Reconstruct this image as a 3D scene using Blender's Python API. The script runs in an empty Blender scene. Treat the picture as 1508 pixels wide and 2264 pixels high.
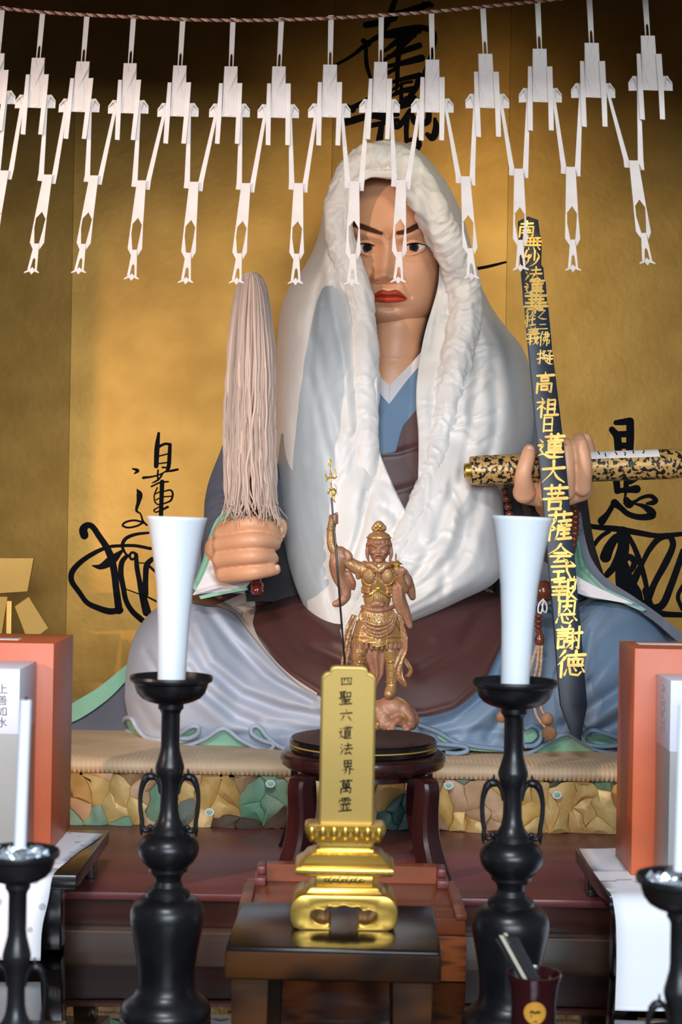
import bpy, bmesh, math, random
import numpy as np
from mathutils import Vector, Matrix

# ------------------------------------------------------------------ camera, world, lights, exposure
SC = bpy.context.scene
COL = SC.collection
F_PX, CX, CY, CAM_Z = 3500.0, 754.0, 1132.0, 1.55
ROLL = math.radians(1.0)
cr, sr = math.cos(ROLL), math.sin(ROLL)

cam = bpy.data.cameras.new('camera')
cam.sensor_fit = 'VERTICAL'
cam.sensor_height = 36.0
cam.lens = F_PX / 2264.0 * 36.0
cam.clip_start = 0.05
cam.dof.use_dof = True
cam.dof.focus_distance = 3.15
cam.dof.aperture_fstop = 10.0
co = bpy.data.objects.new('camera', cam)
COL.objects.link(co)
co.matrix_world = Matrix(((cr, -sr, 0, 0), (0, 0, -1, 0), (sr, cr, 0, CAM_Z), (0, 0, 0, 1)))
SC.camera = co

wd = bpy.data.worlds.new('hall'); SC.world = wd; wd.use_nodes = True
bg = wd.node_tree.nodes['Background']
bg.inputs[0].default_value = (0.62, 0.72, 0.9, 1)
bg.inputs[1].default_value = 0.15


def light(name, kind, loc, aim, energy, col, **kw):
    l = bpy.data.lights.new(name, kind)
    l.energy = energy; l.color = col
    for k, v in kw.items():
        setattr(l, k, v)
    o = bpy.data.objects.new(name, l); COL.objects.link(o)
    o.location = loc
    o.rotation_euler = (Vector(aim) - Vector(loc)).to_track_quat('-Z', 'Y').to_euler()
    return o


# warm gallery spot standing left of the altar, the cool daylight of the open hall, an added cool fill from above, a warm spot on the gold
light('key_spot', 'SPOT', (-1.75, 1.05, 1.98), (0.05, 3.4, 1.34), 98, (1.0, 0.69, 0.49), spot_size=math.radians(52), spot_blend=0.6, shadow_soft_size=0.02)
light('hall_daylight', 'AREA', (0.3, -1.6, 2.10), (0.0, 3.0, 1.35), 98, (0.80, 0.90, 1.0), shape='RECTANGLE', size=2.2, size_y=0.85)
light('top_fill', 'AREA', (-0.2, 0.4, 2.95), (0.0, 2.6, 1.0), 30, (0.86, 0.93, 1.0), shape='RECTANGLE', size=0.5, size_y=0.3)  # added cool fill from above, brightens the lap, mat and table tops
light('gold_spot', 'SPOT', (0.45, 2.45, 2.66), (0.22, 4.0, 2.15), 15, (1.0, 0.84, 0.56), spot_size=math.radians(54), spot_blend=1.0, shadow_soft_size=0.12)

SC.view_settings.view_transform = 'Standard'
SC.view_settings.look = 'None'
SC.view_settings.gamma = 1.0
SC.view_settings.use_curve_mapping = False
SC.view_settings.exposure = 0.35


# ------------------------------------------------------------------ helpers
def uv(px, py):
    dx, dy = np.asarray(px, float) - CX, np.asarray(py, float) - CY
    return (dx * cr + dy * sr) / F_PX, (-dx * sr + dy * cr) / F_PX


def W(px, py, Y):
    """world point that lies at depth Y on the line of sight (px, py)"""
    u, v = uv(px, py)
    Y = np.asarray(Y, float)
    return np.stack(np.broadcast_arrays(u * Y, Y + 0 * u, CAM_Z - v * Y), -1)


def catmull(P, n, closed=False):
    P = np.asarray(P, float)
    if P.ndim == 1:
        P = P[:, None]
    if closed:
        P = np.vstack([P, P[:1]])
    d = np.linalg.norm(np.diff(P[:, :2], axis=0), axis=1) + 1e-9
    t = np.concatenate([[0], np.cumsum(d)])
    m = np.empty_like(P)
    if closed:
        m[0] = m[-1] = (P[1] - P[-2]) / (t[1] + t[-1] - t[-2])
    else:
        m[0] = (P[1] - P[0]) / (t[1] - t[0]); m[-1] = (P[-1] - P[-2]) / (t[-1] - t[-2])
    for i in range(1, len(P) - 1):
        m[i] = (P[i + 1] - P[i - 1]) / (t[i + 1] - t[i - 1])
    s = np.linspace(0, t[-1], n, endpoint=not closed)
    k = np.clip(np.searchsorted(t, s, side='right') - 1, 0, len(P) - 2)
    h = (t[k + 1] - t[k]); x = (s - t[k]) / h
    h, x = h[:, None], x[:, None]
    return ((2 * x**3 - 3 * x**2 + 1) * P[k] + (x**3 - 2 * x**2 + x) * h * m[k] + (-2 * x**3 + 3 * x**2) * P[k + 1] + (x**3 - x**2) * h * m[k + 1])


def noise2(x, y, seed=0):
    """smooth value noise in -1..1"""
    x, y = np.asarray(x, float), np.asarray(y, float)
    x, y = np.broadcast_arrays(x, y)
    xi, yi = np.floor(x).astype(np.int64), np.floor(y).astype(np.int64)
    fx, fy = x - xi, y - yi
    fx, fy = fx * fx * (3 - 2 * fx), fy * fy * (3 - 2 * fy)

    def h(a, b):
        n = (a * 374761393 + b * 668265263 + seed * 974634777) & 0x7fffffff
        n = ((n ^ (n >> 13)) * 1274126177) & 0x7fffffff
        return ((n ^ (n >> 16)) & 0xffff) / 32767.5 - 1
    return (h(xi, yi) * (1 - fx) * (1 - fy) + h(xi + 1, yi) * fx * (1 - fy) + h(xi, yi + 1) * (1 - fx) * fy + h(xi + 1, yi + 1) * fx * fy)


def segdist(px, py, pts):
    pts = np.asarray(pts, float)
    best = np.full(np.shape(px), 1e9)
    for a, b in zip(pts[:-1], pts[1:]):
        ab = b - a
        t = np.clip(((px - a[0]) * ab[0] + (py - a[1]) * ab[1]) / (ab @ ab + 1e-9), 0, 1)
        best = np.minimum(best, np.hypot(px - a[0] - t * ab[0], py - a[1] - t * ab[1]))
    return best


def interp(x, xs, ys):
    return np.interp(x, xs, ys)


# mesh pieces: a piece is (verts array, list of faces)
def gridf(nu, nv, cu=False, cv=False, off=0):
    F = []
    for i in range(nu if cu else nu - 1):
        for j in range(nv if cv else nv - 1):
            a, b = i, (i + 1) % nu
            c, d = j, (j + 1) % nv
            F.append((off + a * nv + c, off + a * nv + d, off + b * nv + d, off + b * nv + c))
    return F


def merge(*ps):
    V, F, o = [], [], 0
    for v, f in ps:
        v = np.asarray(v, float).reshape(-1, 3)
        V.append(v); F += [tuple(i + o for i in q) for q in f]; o += len(v)
    return np.vstack(V), F


def box(x0, x1, y0, y1, z0, z1, bev=0.0, seg=2):
    bm = bmesh.new()
    bmesh.ops.create_cube(bm, size=1)
    for v in bm.verts:
        v.co = ((x0 + x1) / 2 + v.co.x * (x1 - x0), (y0 + y1) / 2 + v.co.y * (y1 - y0), (z0 + z1) / 2 + v.co.z * (z1 - z0))
    if bev > 0:
        bmesh.ops.bevel(bm, geom=list(bm.edges), offset=bev, segments=seg, affect='EDGES', profile=0.5)
    return unbm(bm)


def unbm(bm):
    bm.verts.ensure_lookup_table(); bm.verts.index_update()
    V = np.array([v.co[:] for v in bm.verts]); F = [tuple(v.index for v in f.verts) for f in bm.faces]
    bm.free()
    return V, F


def prism(poly, y0, y1, bev=0.0, seg=2):
    """outline in (x, z) extruded from y0 to y1, its rims rounded"""
    bm = bmesh.new()
    vs = [bm.verts.new((x, y0, z)) for x, z in poly]
    f = bm.faces.new(vs)
    r = bmesh.ops.extrude_face_region(bm, geom=[f])
    for e in r['geom']:
        if isinstance(e, bmesh.types.BMVert):
            e.co.y = y1
    bmesh.ops.recalc_face_normals(bm, faces=bm.faces)
    if bev > 0:
        es = [e for e in bm.edges if abs(e.verts[0].co.y - e.verts[1].co.y) < 1e-7]
        bmesh.ops.bevel(bm, geom=es, offset=bev, segments=seg, affect='EDGES', profile=0.5, clamp_overlap=True)
    bmesh.ops.triangulate(bm, faces=[f for f in bm.faces if len(f.verts) > 4])
    return unbm(bm)


def lathe(prof, cx=0, cy=0, seg=48, caps=True):
    prof = np.asarray(prof, float)
    a = np.linspace(0, 2 * math.pi, seg, endpoint=False)
    V = np.stack([cx + prof[:, :1] * np.cos(a), cy + prof[:, :1] * np.sin(a), np.repeat(prof[:, 1:2], seg, 1)], -1).reshape(-1, 3)
    F = gridf(len(prof), seg, cv=True)
    if caps:
        if prof[0, 0] > 1e-6:
            F.append(tuple(range(seg))[::-1])
        if prof[-1, 0] > 1e-6:
            o = (len(prof) - 1) * seg; F.append(tuple(range(o, o + seg)))
    return V, F


def tube(path, rad, seg=8, caps=True, flat=1.0, up=None):
    """round tube along a 3-D path; rad scalar or per point; flat squashes it along Y"""
    P = np.asarray(path, float); n = len(P)
    R = np.broadcast_to(np.asarray(rad, float), (n,))
    T = np.gradient(P, axis=0); T /= np.linalg.norm(T, axis=1)[:, None] + 1e-12
    ref = np.array([0, 1, 0.0]) if up is None else np.asarray(up, float)
    N = np.cross(T, ref)
    bad = np.linalg.norm(N, axis=1) < 1e-3
    N[bad] = np.cross(T[bad], [1, 0, 0.0])
    N /= np.linalg.norm(N, axis=1)[:, None]
    B = np.cross(N, T)
    a = np.linspace(0, 2 * math.pi, seg, endpoint=False)
    V = P[:, None] + R[:, None, None] * (np.cos(a)[None, :, None] * N[:, None] + flat * np.sin(a)[None, :, None] * B[:, None])
    F = gridf(n, seg, cv=True)
    V = V.reshape(-1, 3)
    if caps:
        F.append(tuple(range(seg))[::-1]); F.append(tuple(range((n - 1) * seg, n * seg)))
    return V, F


def loft(rings, closed=True, caps=True):
    R = np.asarray(rings, float); n, m = R.shape[:2]
    F = gridf(n, m, cv=closed)
    if caps and closed:
        F.append(tuple(range(m))[::-1]); F.append(tuple(range((n - 1) * m, n * m)))
    return R.reshape(-1, 3), F


def ball(c, r, seg=16, rings=10, rot=None):
    r = np.broadcast_to(np.asarray(r, float), (3,))
    th = np.linspace(0, math.pi, rings + 1)[1:-1]; ph = np.linspace(0, 2 * math.pi, seg, endpoint=False)
    V = [[0, 0, 1.0]] + [[math.sin(t) * math.cos(p), math.sin(t) * math.sin(p), math.cos(t)] for t in th for p in ph] + [[0, 0, -1.0]]
    V = np.array(V) * r
    if rot is not None:
        V = V @ np.array(Matrix.Rotation(rot[0], 3, rot[1])).T
    n = len(th)
    F = [(0, 1 + j, 1 + (j + 1) % seg) for j in range(seg)] + gridf(n, seg, cv=True, off=1)
    e = 1 + n * seg
    F += [(e, e - seg + (j + 1) % seg, e - seg + j) for j in range(seg)]
    return V + np.asarray(c, float), F


def rectloft(prof, cx, cy, bev=0.15):
    """rounded-rectangle cross-sections (half width, half depth, z) stacked up"""
    rings = []
    for hw, hd, z in prof:
        b = min(hw, hd) * bev
        pts = []
        for sx, sy, a0 in ((1, 1, 0), (-1, 1, 90), (-1, -1, 180), (1, -1, 270)):
            for k in range(4):
                a = math.radians(a0 + 30 * k)
                pts.append((cx + sx * (hw - b) + b * math.cos(a), cy + sy * (hd - b) + b * math.sin(a), z))
        rings.append(pts)
    return loft(rings)


def ribbon(pts, w, Yf, thick=0.002):
    """brush stroke on the plane y = Yf(x): pts in (x, z), half widths w; a thin raised body with round ends"""
    P = np.column_stack([np.asarray(pts, float), np.broadcast_to(np.asarray(w, float), (len(pts),))])
    n = max(8, 6 * len(P))
    P = catmull(P, n)
    C, R = P[:, :2], np.maximum(P[:, 2], 1e-4)
    T = np.gradient(C, axis=0); T /= np.linalg.norm(T, axis=1)[:, None] + 1e-12
    e = np.array([0.995, 0.8, 0.45])
    C = np.vstack([C[0] - T[0] * R[0] * e[:, None], C, C[-1] + T[-1] * R[-1] * e[::-1, None]])
    R = np.concatenate([R[0] * np.sqrt(1 - e**2), R, R[-1] * np.sqrt(1 - e[::-1]**2)])
    T = np.vstack([np.repeat(T[:1], 3, 0), T, np.repeat(T[-1:], 3, 0)])
    N = np.column_stack([-T[:, 1], T[:, 0]])
    rings = []
    for s, d in ((1, 0), (1, thick * 0.6), (0.8, thick), (-0.8, thick), (-1, thick * 0.6), (-1, 0)):
        q = C + N * (R * s)[:, None]
        rings.append(np.column_stack([q[:, 0], Yf(q[:, 0], q[:, 1]) - d, q[:, 1]]))
    R3 = np.stack(rings, 1)
    return loft(R3)


def panel(L, R, nu, nv, Yfn, thick=0.02, ridge=None, disp=None):
    """cloth panel: rows run from curve L to curve R (pixel sight lines), depth Yfn(px, py), real thickness behind.
    L and R may carry their own points; ridges are (polyline, width, height)"""
    A, B = catmull(L, nv)[:, :2], catmull(R, nv)[:, :2]
    s = np.linspace(0, 1, nu)
    P = A[None] * (1 - s)[:, None, None] + B[None] * s[:, None, None]
    px, py = P[..., 0], P[..., 1]
    Y = Yfn(px, py)
    for line, w, h in (ridge or []):
        Y = Y - h * np.exp(-(segdist(px, py, line) / w)**2)
    if disp is not None:
        Y = Y - disp(px, py)
    V = W(px, py, Y)
    ed = np.minimum.reduce([s[:, None] + 0 * px, 1 - s[:, None] + 0 * px])
    return slab(V, thick)


def slab(V, thick):
    """give a front surface grid (nu, nv, 3) a rounded rim and a back"""
    nu, nv = V.shape[:2]
    Vb = V.copy(); Vb[..., 1] += thick
    F = gridf(nu, nv)
    n = nu * nv
    F += [tuple(reversed([i + n for i in q])) for q in gridf(nu, nv)]
    rim = [i * nv for i in range(nu)] + [(nu - 1) * nv + j for j in range(1, nv)] + [i * nv + nv - 1 for i in range(nu - 2, -1, -1)] + list(range(nv - 2, 0, -1))
    for a, b in zip(rim, rim[1:] + rim[:1]):
        F.append((a, b, b + n, a + n))
    return np.vstack([V.reshape(-1, 3), Vb.reshape(-1, 3)]), F


def rot_about(p, piece, ang, axis='Z'):
    V, F = piece
    return (np.asarray(V) - p) @ np.array(Matrix.Rotation(ang, 3, axis)).T + p, F


ORG = {}


def thing(name, label, cat, loc, group=None):
    o = bpy.data.objects.new(name, None); COL.objects.link(o)
    o.empty_display_size = 0.02
    o.location = loc
    ORG[o.name] = np.array(loc, float)
    o['label'] = label; o['category'] = cat
    if group:
        o['group'] = group
    return o


def obj(name, piece, m, parent=None, loc=None, ang=40, smooth=True, label=None, kind=None, cols=None):
    V, F = piece
    V = np.asarray(V, float).reshape(-1, 3)
    org = ORG[parent.name] if parent else (np.array(loc, float) if loc is not None else np.zeros(3))
    me = bpy.data.meshes.new(name)
    me.from_pydata((V - org).tolist(), [], F)
    me.update()
    bm = bmesh.new(); bm.from_mesh(me)
    bmesh.ops.recalc_face_normals(bm, faces=bm.faces)
    bm.to_mesh(me); bm.free()
    if smooth:
        me.polygons.foreach_set('use_smooth', [True] * len(me.polygons))
        if ang < 179:
            me.set_sharp_from_angle(angle=math.radians(ang))
    if cols is not None:
        at = me.color_attributes.new('col', 'FLOAT_COLOR', 'POINT')
        at.data.foreach_set('color', np.column_stack([cols, np.ones(len(cols))]).astype(np.float32).ravel())
    me.materials.append(m)
    o = bpy.data.objects.new(name, me); COL.objects.link(o)
    if parent:
        o.parent = parent
    else:
        o.location = org
    ORG[o.name] = org
    if label:
        o['label'] = label
    if kind:
        o['kind'] = kind
    return o


def solo(name, label, cat, piece, m, loc=None, group=None, **kw):
    V = np.asarray(piece[0]).reshape(-1, 3)
    if loc is None:
        loc = ((V[:, 0].min() + V[:, 0].max()) / 2, (V[:, 1].min() + V[:, 1].max()) / 2, V[:, 2].min())
    o = obj(name, piece, m, None, loc, **kw)
    o['label'] = label; o['category'] = cat
    if group:
        o['group'] = group
    return o


def struct(name, piece, m, parent=None, **kw):
    o = obj(name, piece, m, parent, **kw)
    if parent is None:
        o['kind'] = 'structure'
    return o


def fuse(pieces, voxel, smooth=4, fac=0.5):
    """weld overlapping closed pieces into one carved skin"""
    V, F = merge(*pieces)
    me = bpy.data.meshes.new('tmp'); me.from_pydata(V.tolist(), [], F); me.update()
    bm = bmesh.new(); bm.from_mesh(me); bmesh.ops.recalc_face_normals(bm, faces=bm.faces); bm.to_mesh(me); bm.free()
    o = bpy.data.objects.new('tmp', me); COL.objects.link(o)
    r = o.modifiers.new('r', 'REMESH'); r.mode = 'VOXEL'; r.voxel_size = voxel
    if smooth:
        s = o.modifiers.new('s', 'SMOOTH'); s.factor = fac; s.iterations = smooth
    dg = bpy.context.evaluated_depsgraph_get()
    m2 = bpy.data.meshes.new_from_object(o.evaluated_get(dg))
    n = len(m2.vertices); A = np.empty(n * 3); m2.vertices.foreach_get('co', A)
    F2 = [tuple(p.vertices) for p in m2.polygons]
    bpy.data.objects.remove(o); bpy.data.meshes.remove(me); bpy.data.meshes.remove(m2)
    return A.reshape(-1, 3), F2


def capsule(pts, rad, seg=12, flat=1.0):
    """limb: tube with rounded ends through 3-D points"""
    P = np.column_stack([np.asarray(pts, float), np.broadcast_to(np.asarray(rad, float), (len(pts),))])
    n = max(6, 5 * len(P))
    P3 = np.column_stack([P[:, [0, 2]], P[:, 1], P[:, 3]])
    Q = catmull(P3, n); Q = Q[:, [0, 2, 1, 3]]
    C, R = Q[:, :3], Q[:, 3]
    T = np.gradient(C, axis=0); T /= np.linalg.norm(T, axis=1)[:, None] + 1e-12
    e = np.array([0.98, 0.8, 0.45])
    C = np.vstack([C[0] - T[0] * R[0] * e[:, None], C, C[-1] + T[-1] * R[-1] * e[::-1, None]])
    R = np.concatenate([R[0] * np.sqrt(1 - e**2), R, R[-1] * np.sqrt(1 - e[::-1]**2)])
    return tube(C, R, seg, flat=flat)


def glyphs(text_list, Yf, thick=0.0015, weight=0.012, slope=0.10):
    """brush-like characters: text_list of (char, centre (x, z), width, height, tilt) lying on y = Yf(x, z)"""
    out = []
    for ch, (x, z), w, h, tilt in text_list:
        c = bpy.data.curves.new('t', 'FONT'); c.body = ch; c.size = 1; c.resolution_u = 2; c.offset = weight; c.extrude = 0.02
        o = bpy.data.objects.new('t', c); COL.objects.link(o)
        bpy.context.view_layer.update()
        m = bpy.data.meshes.new_from_object(o.evaluated_get(bpy.context.evaluated_depsgraph_get()))
        A = np.empty(len(m.vertices) * 3); m.vertices.foreach_get('co', A); A = A.reshape(-1, 3)
        F = [tuple(p.vertices) for p in m.polygons]
        bpy.data.objects.remove(o); bpy.data.curves.remove(c); bpy.data.meshes.remove(m)
        gx, gy = A[:, 0] - 0.5, A[:, 1] - 0.38
        gy = gy + slope * gx + 0.05 * gx * gx
        gx = gx - 0.06 * gy + 0.02 * np.sin(7 * gy)
        gx, gy = gx * w, gy * h
        ct, st = math.cos(tilt), math.sin(tilt)
        X, Z = x + gx * ct + gy * st, z - gx * st + gy * ct
        Y = Yf(X, Z) - np.where(A[:, 2] > 0, thick, 0)
        out.append((np.column_stack([X, Y, Z]), F))
    return merge(*out)


STROKES = dict(l.split(' ', 1) for l in """高 d50 4 52 14;h14 20 88 18;z34 30 34 44;z34 30 66 28 64 44;h34 43 64 42;s18 54 17 94;z18 56 82 54 80 92 72 88;z36 66 36 82;z36 66 64 65 62 82;h36 81 62 80
祖 d24 4 30 14;z8 26 40 24 8 58;s27 42 27 96;d32 46 42 56;s54 14 54 84;z54 16 84 14 84 84;h54 36 83 35;h54 58 83 57;h42 86 98 84
日 s28 12 28 90;z28 14 74 12 74 90;h28 50 73 49;h28 86 73 85
蓮 h30 12 98 9;s50 2 50 20;s76 2 75 20;h40 28 92 26;s44 36 44 64;z44 36 88 35 87 64;h44 50 87 49;h44 63 87 62;h36 74 96 72;s66 20 66 84;d8 22 18 32;z6 46 22 44 12 62 22 76;n6 86 24 80 50 92 98 92
大 h12 38 88 32;p50 6 48 45 10 92;n50 42 65 70 92 90
菩 h8 14 94 11;s34 2 34 22;s66 2 65 22;d50 22 52 31;h22 34 80 32;d36 38 40 48;d64 36 58 48;h6 54 96 51;s28 64 28 96;z28 65 74 64 72 96;h28 92 73 91
薩 h6 12 94 9;s32 2 32 20;s66 2 65 20;z10 28 34 26 18 48 34 60 14 66;s11 28 11 98;d64 20 68 30;h46 34 92 31;d54 38 57 46;d80 36 75 46;h46 50 92 48;p46 50 44 76 34 98;h56 64 88 62;h58 78 86 76;h46 95 96 92;s70 52 70 94;p60 54 50 68
会 p50 4 36 28 4 54;n50 6 68 32 98 54;h28 48 72 46;h14 64 88 61;p50 64 42 78 30 92;h30 92 76 86;d64 74 82 94
式 h8 32 92 28;z60 4 66 50 82 84 94 92 95 76;d76 8 88 20;h16 54 52 52;s34 54 34 86;h12 90 56 82
報 h10 18 50 16;s30 4 30 40;h4 40 54 38;d18 46 22 54;d42 44 38 54;h8 58 52 56;h6 74 54 72;s30 58 30 98;s62 8 62 98;z62 10 90 8 88 38 78 36;z62 46 90 44 62 96;n66 54 78 76 98 94
恩 s18 6 18 62;z18 8 82 6 80 62;h34 28 66 26;p50 16 46 38 32 52;d52 36 64 50;h18 60 80 59;d14 72 8 90;z30 70 36 90 64 94 76 82;d48 68 56 78;d78 68 92 82
謝 d16 2 22 10;h2 18 36 16;h6 30 32 29;h6 42 32 41;s8 54 8 92;z8 55 32 54 30 90;h8 88 30 87;p50 2 47 8 44 14;s42 16 42 66;z42 16 64 14 64 96 56 90;h42 32 63 31;h42 48 63 47;h36 66 68 62;p58 66 50 80 38 94;h68 32 98 29;z88 6 88 94 80 88;d74 46 80 60
徳 p26 2 18 14 8 26;p28 26 18 40 4 54;s18 46 18 98;h36 18 96 15;s66 2 65 28;s42 32 42 56;z42 33 90 31 88 56;s58 32 58 55;s74 32 73 55;h42 55 88 54;d36 70 30 90;z46 66 50 88 76 92 86 80;d60 62 68 74;d88 64 96 78
南 h18 18 82 15;s50 2 50 30;s14 36 12 96;z14 37 88 35 86 94 76 90;d38 42 42 52;d62 40 56 52;h30 58 70 56;h26 72 74 70;s50 58 50 94
無 p28 2 20 16 10 28;h24 16 88 14;h4 40 96 37;h10 64 92 62;s24 16 24 64;s42 16 42 64;s60 15 60 63;s78 15 78 63;d16 76 8 92;d36 76 38 90;d60 74 64 88;d80 72 92 90
妙 p26 4 14 58 34 72;p40 30 34 70 6 96;h4 40 48 34;s70 4 70 58;d54 22 46 44;d84 18 94 36;p92 46 76 76 44 96
法 d12 8 22 18;d6 34 16 44;p24 62 16 78 8 94;h42 24 90 21;s66 4 66 48;h34 50 98 47;p62 50 52 68 40 86;h40 88 82 80;d72 64 92 94
華 h6 12 94 9;s32 2 32 20;s68 2 67 20;h22 30 80 28;h10 48 92 46;h4 66 98 63;s34 30 34 64;s66 29 66 63;h24 80 78 78;s50 22 50 98
経 z26 2 12 22 32 24 10 44 38 42;s24 44 24 96;d8 58 4 78;d36 54 42 68;z50 10 88 8 48 48;n58 18 74 36 98 46;h54 62 92 60;s72 48 72 90;h48 92 98 89
之 d48 2 56 14;z18 30 80 27 20 78;n12 74 30 84 60 92 98 94
義 d30 2 36 12;d66 0 58 12;h16 16 86 14;h20 28 80 26;h6 40 94 38;s50 14 50 40;p36 46 26 50 14 54;s32 50 32 96;h6 64 94 60;d14 86 46 78;z62 44 68 74 86 96 92 84;p86 66 72 84 52 98;d74 46 84 54
二 h24 28 76 25;h6 78 96 74
佛 p28 2 18 24 6 46;s18 34 18 98;h38 20 84 18;z84 18 82 38 40 40 36 62;z38 62 90 60 88 84 78 82;p54 4 52 60 34 96;s70 4 70 98
擬 h2 28 32 24;z18 4 18 94 8 86;h2 62 32 52;z36 10 50 8;p42 14 39 28 36 40;h36 38 56 36;p46 40 42 54 34 70;h34 58 58 56;d46 62 56 76;z66 8 92 6 74 24;d70 26 80 34;h62 42 98 40;s80 42 80 88;h80 62 94 61;p68 58 64 74 58 90;n60 78 76 92 98 96
四 s14 20 16 88;z14 22 88 20 84 86;p38 22 36 44 26 62;z60 22 60 50 74 54;h16 80 86 78
聖 h6 8 50 6;s16 8 16 52;s40 8 40 56;h16 22 40 21;h16 36 40 35;h2 52 54 46;z60 14 60 44;z60 15 90 13 88 44;h60 43 88 42;h20 64 84 61;s50 62 50 92;h24 78 78 75;h6 95 96 92
六 d48 2 56 16;h8 34 94 31;p34 52 24 72 10 92;n62 50 76 70 92 92
道 d50 4 56 14;d80 2 70 14;h34 22 98 19;p64 22 61 29 58 36;s46 36 46 80;z46 37 86 35 84 80;h46 50 84 49;h46 64 84 63;h46 79 84 78;d8 20 18 30;z4 46 22 44 12 62 22 76;n4 88 22 80 50 92 98 94
界 s24 6 24 46;z24 7 76 5 74 46;h24 26 75 25;s50 6 50 46;h24 46 75 45;p46 48 30 64 4 72;n54 48 70 62 98 70;p38 66 34 84 20 98;s64 64 64 98
萬 h6 12 94 9;s32 2 32 20;s66 2 65 20;s26 26 26 54;z26 27 76 25 74 54;h26 40 75 39;h26 54 75 53;s50 26 50 84;s14 64 12 98;z14 65 88 62 84 96 74 92;h30 86 62 80;d62 74 72 90
霊 h22 8 78 6;d8 20 4 34;z8 20 92 18 86 32;s50 8 50 40;d26 26 36 30;d24 36 34 40;d64 25 74 29;d64 35 74 39;h14 50 88 47;s38 50 38 88;s62 49 62 88;d18 62 26 78;d84 60 74 78;h4 92 96 89""".splitlines())
BRUSH = {'h': (8, 5.5, 6.5, 10), 's': (9.5, 7, 7, 8), 'p': (10, 8, 5, 1.5), 'n': (2.5, 6, 11, 4), 'd': (3, 7, 11, 7), 'z': (8, 7, 7, 5)}


def brush_text(text_list, Yf, thick=0.0012, weight=1.0, slope=0.08):
    """characters written stroke by stroke with a swelling brush line; (char, centre (x, z), width, height, tilt) on y = Yf(x, z)"""
    out = []
    for ch, (x, z), w, h, tilt in text_list:
        ct, st = math.cos(tilt), math.sin(tilt)
        for k, stx in enumerate(STROKES[ch].split(';')):
            v = np.array(stx[1:].split(), float).reshape(-1, 2)
            wv = BRUSH[stx[0]]
            if stx[0] == 'z':
                v = np.concatenate([v[:-1] + (v[1:] - v[:-1]) * f for f in (0, 0.1, 0.5, 0.9)], 1).reshape(-1, 2).tolist() + [v[-1]]
                v = np.array(v, float)
            gx, gy = v[:, 0] / 100 - 0.5, 0.5 - v[:, 1] / 100
            gy = gy + slope * gx
            gx, gy = gx * w, gy * h
            ww = np.interp(np.linspace(0, 1, len(v)), np.linspace(0, 1, 4), wv) / 200 * weight * 0.5 * (w + h)
            P = np.column_stack([x + gx * ct + gy * st, z - gx * st + gy * ct])
            out.append(ribbon(P, ww, Yf, thick + 0.00006 * (k % 5)))
    return merge(*out)


# ------------------------------------------------------------------ materials
def mat(name, col, rough=0.5, metal=0.0, col2=None, scale=6.0, detail=4.0, stretch=(1, 1, 1), bump=0.0, bscale=40.0, coat=0.0, sheen=0.0, wave=False, attr=False, island=False, spec=0.5, sss=0.0, contrast=(0.35, 0.65)):
    m = bpy.data.materials.new(name); m.use_nodes = True
    nt = m.node_tree; N, L = nt.nodes, nt.links
    b = N['Principled BSDF']
    b.inputs['Roughness'].default_value = rough
    b.inputs['Metallic'].default_value = metal
    b.inputs['Specular IOR Level'].default_value = spec
    b.inputs['Coat Weight'].default_value = coat
    b.inputs['Coat Roughness'].default_value = 0.12
    if sheen:
        b.inputs['Sheen Weight'].default_value = sheen
    if sss:
        b.inputs['Subsurface Weight'].default_value = sss
        b.inputs['Subsurface Radius'].default_value = (1.0, 0.8, 0.7)
        b.inputs['Subsurface Scale'].default_value = 0.03
    tc = N.new('ShaderNodeTexCoord'); mp = N.new('ShaderNodeMapping')
    mp.inputs['Scale'].default_value = stretch
    L.new(tc.outputs['Object'], mp.inputs['Vector'])
    c2 = col2 or tuple(x * 0.86 for x in col)
    if wave:
        t = N.new('ShaderNodeTexWave'); t.inputs['Scale'].default_value = scale; t.inputs['Distortion'].default_value = 5.0
        t.inputs['Detail'].default_value = detail; t.inputs['Detail Scale'].default_value = 1.5
        fac = t.outputs['Fac']
    else:
        t = N.new('ShaderNodeTexNoise'); t.inputs['Scale'].default_value = scale; t.inputs['Detail'].default_value = detail
        fac = t.outputs['Fac']
    L.new(mp.outputs[0], t.inputs['Vector'])
    if island:
        g = N.new('ShaderNodeNewGeometry'); fac = g.outputs['Random Per Island']
    r = N.new('ShaderNodeValToRGB'); e = r.color_ramp.elements
    e[0].position, e[1].position = contrast if not (wave or island) else (0.0, 1.0)
    e[0].color = (*col, 1); e[1].color = (*c2, 1)
    L.new(fac, r.inputs[0])
    out = r.outputs[0]
    if attr:
        a = N.new('ShaderNodeAttribute'); a.attribute_name = 'col'
        mx = N.new('ShaderNodeMix'); mx.data_type = 'RGBA'; mx.blend_type = 'MULTIPLY'; mx.inputs[0].default_value = 1
        L.new(a.outputs['Color'], mx.inputs[6]); L.new(out, mx.inputs[7]); out = mx.outputs[2]
    L.new(out, b.inputs['Base Color'])
    if bump:
        n2 = N.new('ShaderNodeTexNoise'); n2.inputs['Scale'].default_value = bscale; n2.inputs['Detail'].default_value = 5
        L.new(mp.outputs[0], n2.inputs['Vector'])
        bp = N.new('ShaderNodeBump'); bp.inputs['Strength'].default_value = bump; bp.inputs['Distance'].default_value = 0.004
        L.new(n2.outputs['Fac'], bp.inputs['Height']); L.new(bp.outputs[0], b.inputs['Normal'])
    return m


def srgb(r, g, b):
    return tuple(((c / 255) / 12.92 if c / 255 <= 0.04045 else ((c / 255 + 0.055) / 1.055)**2.4) for c in (r, g, b))


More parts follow.
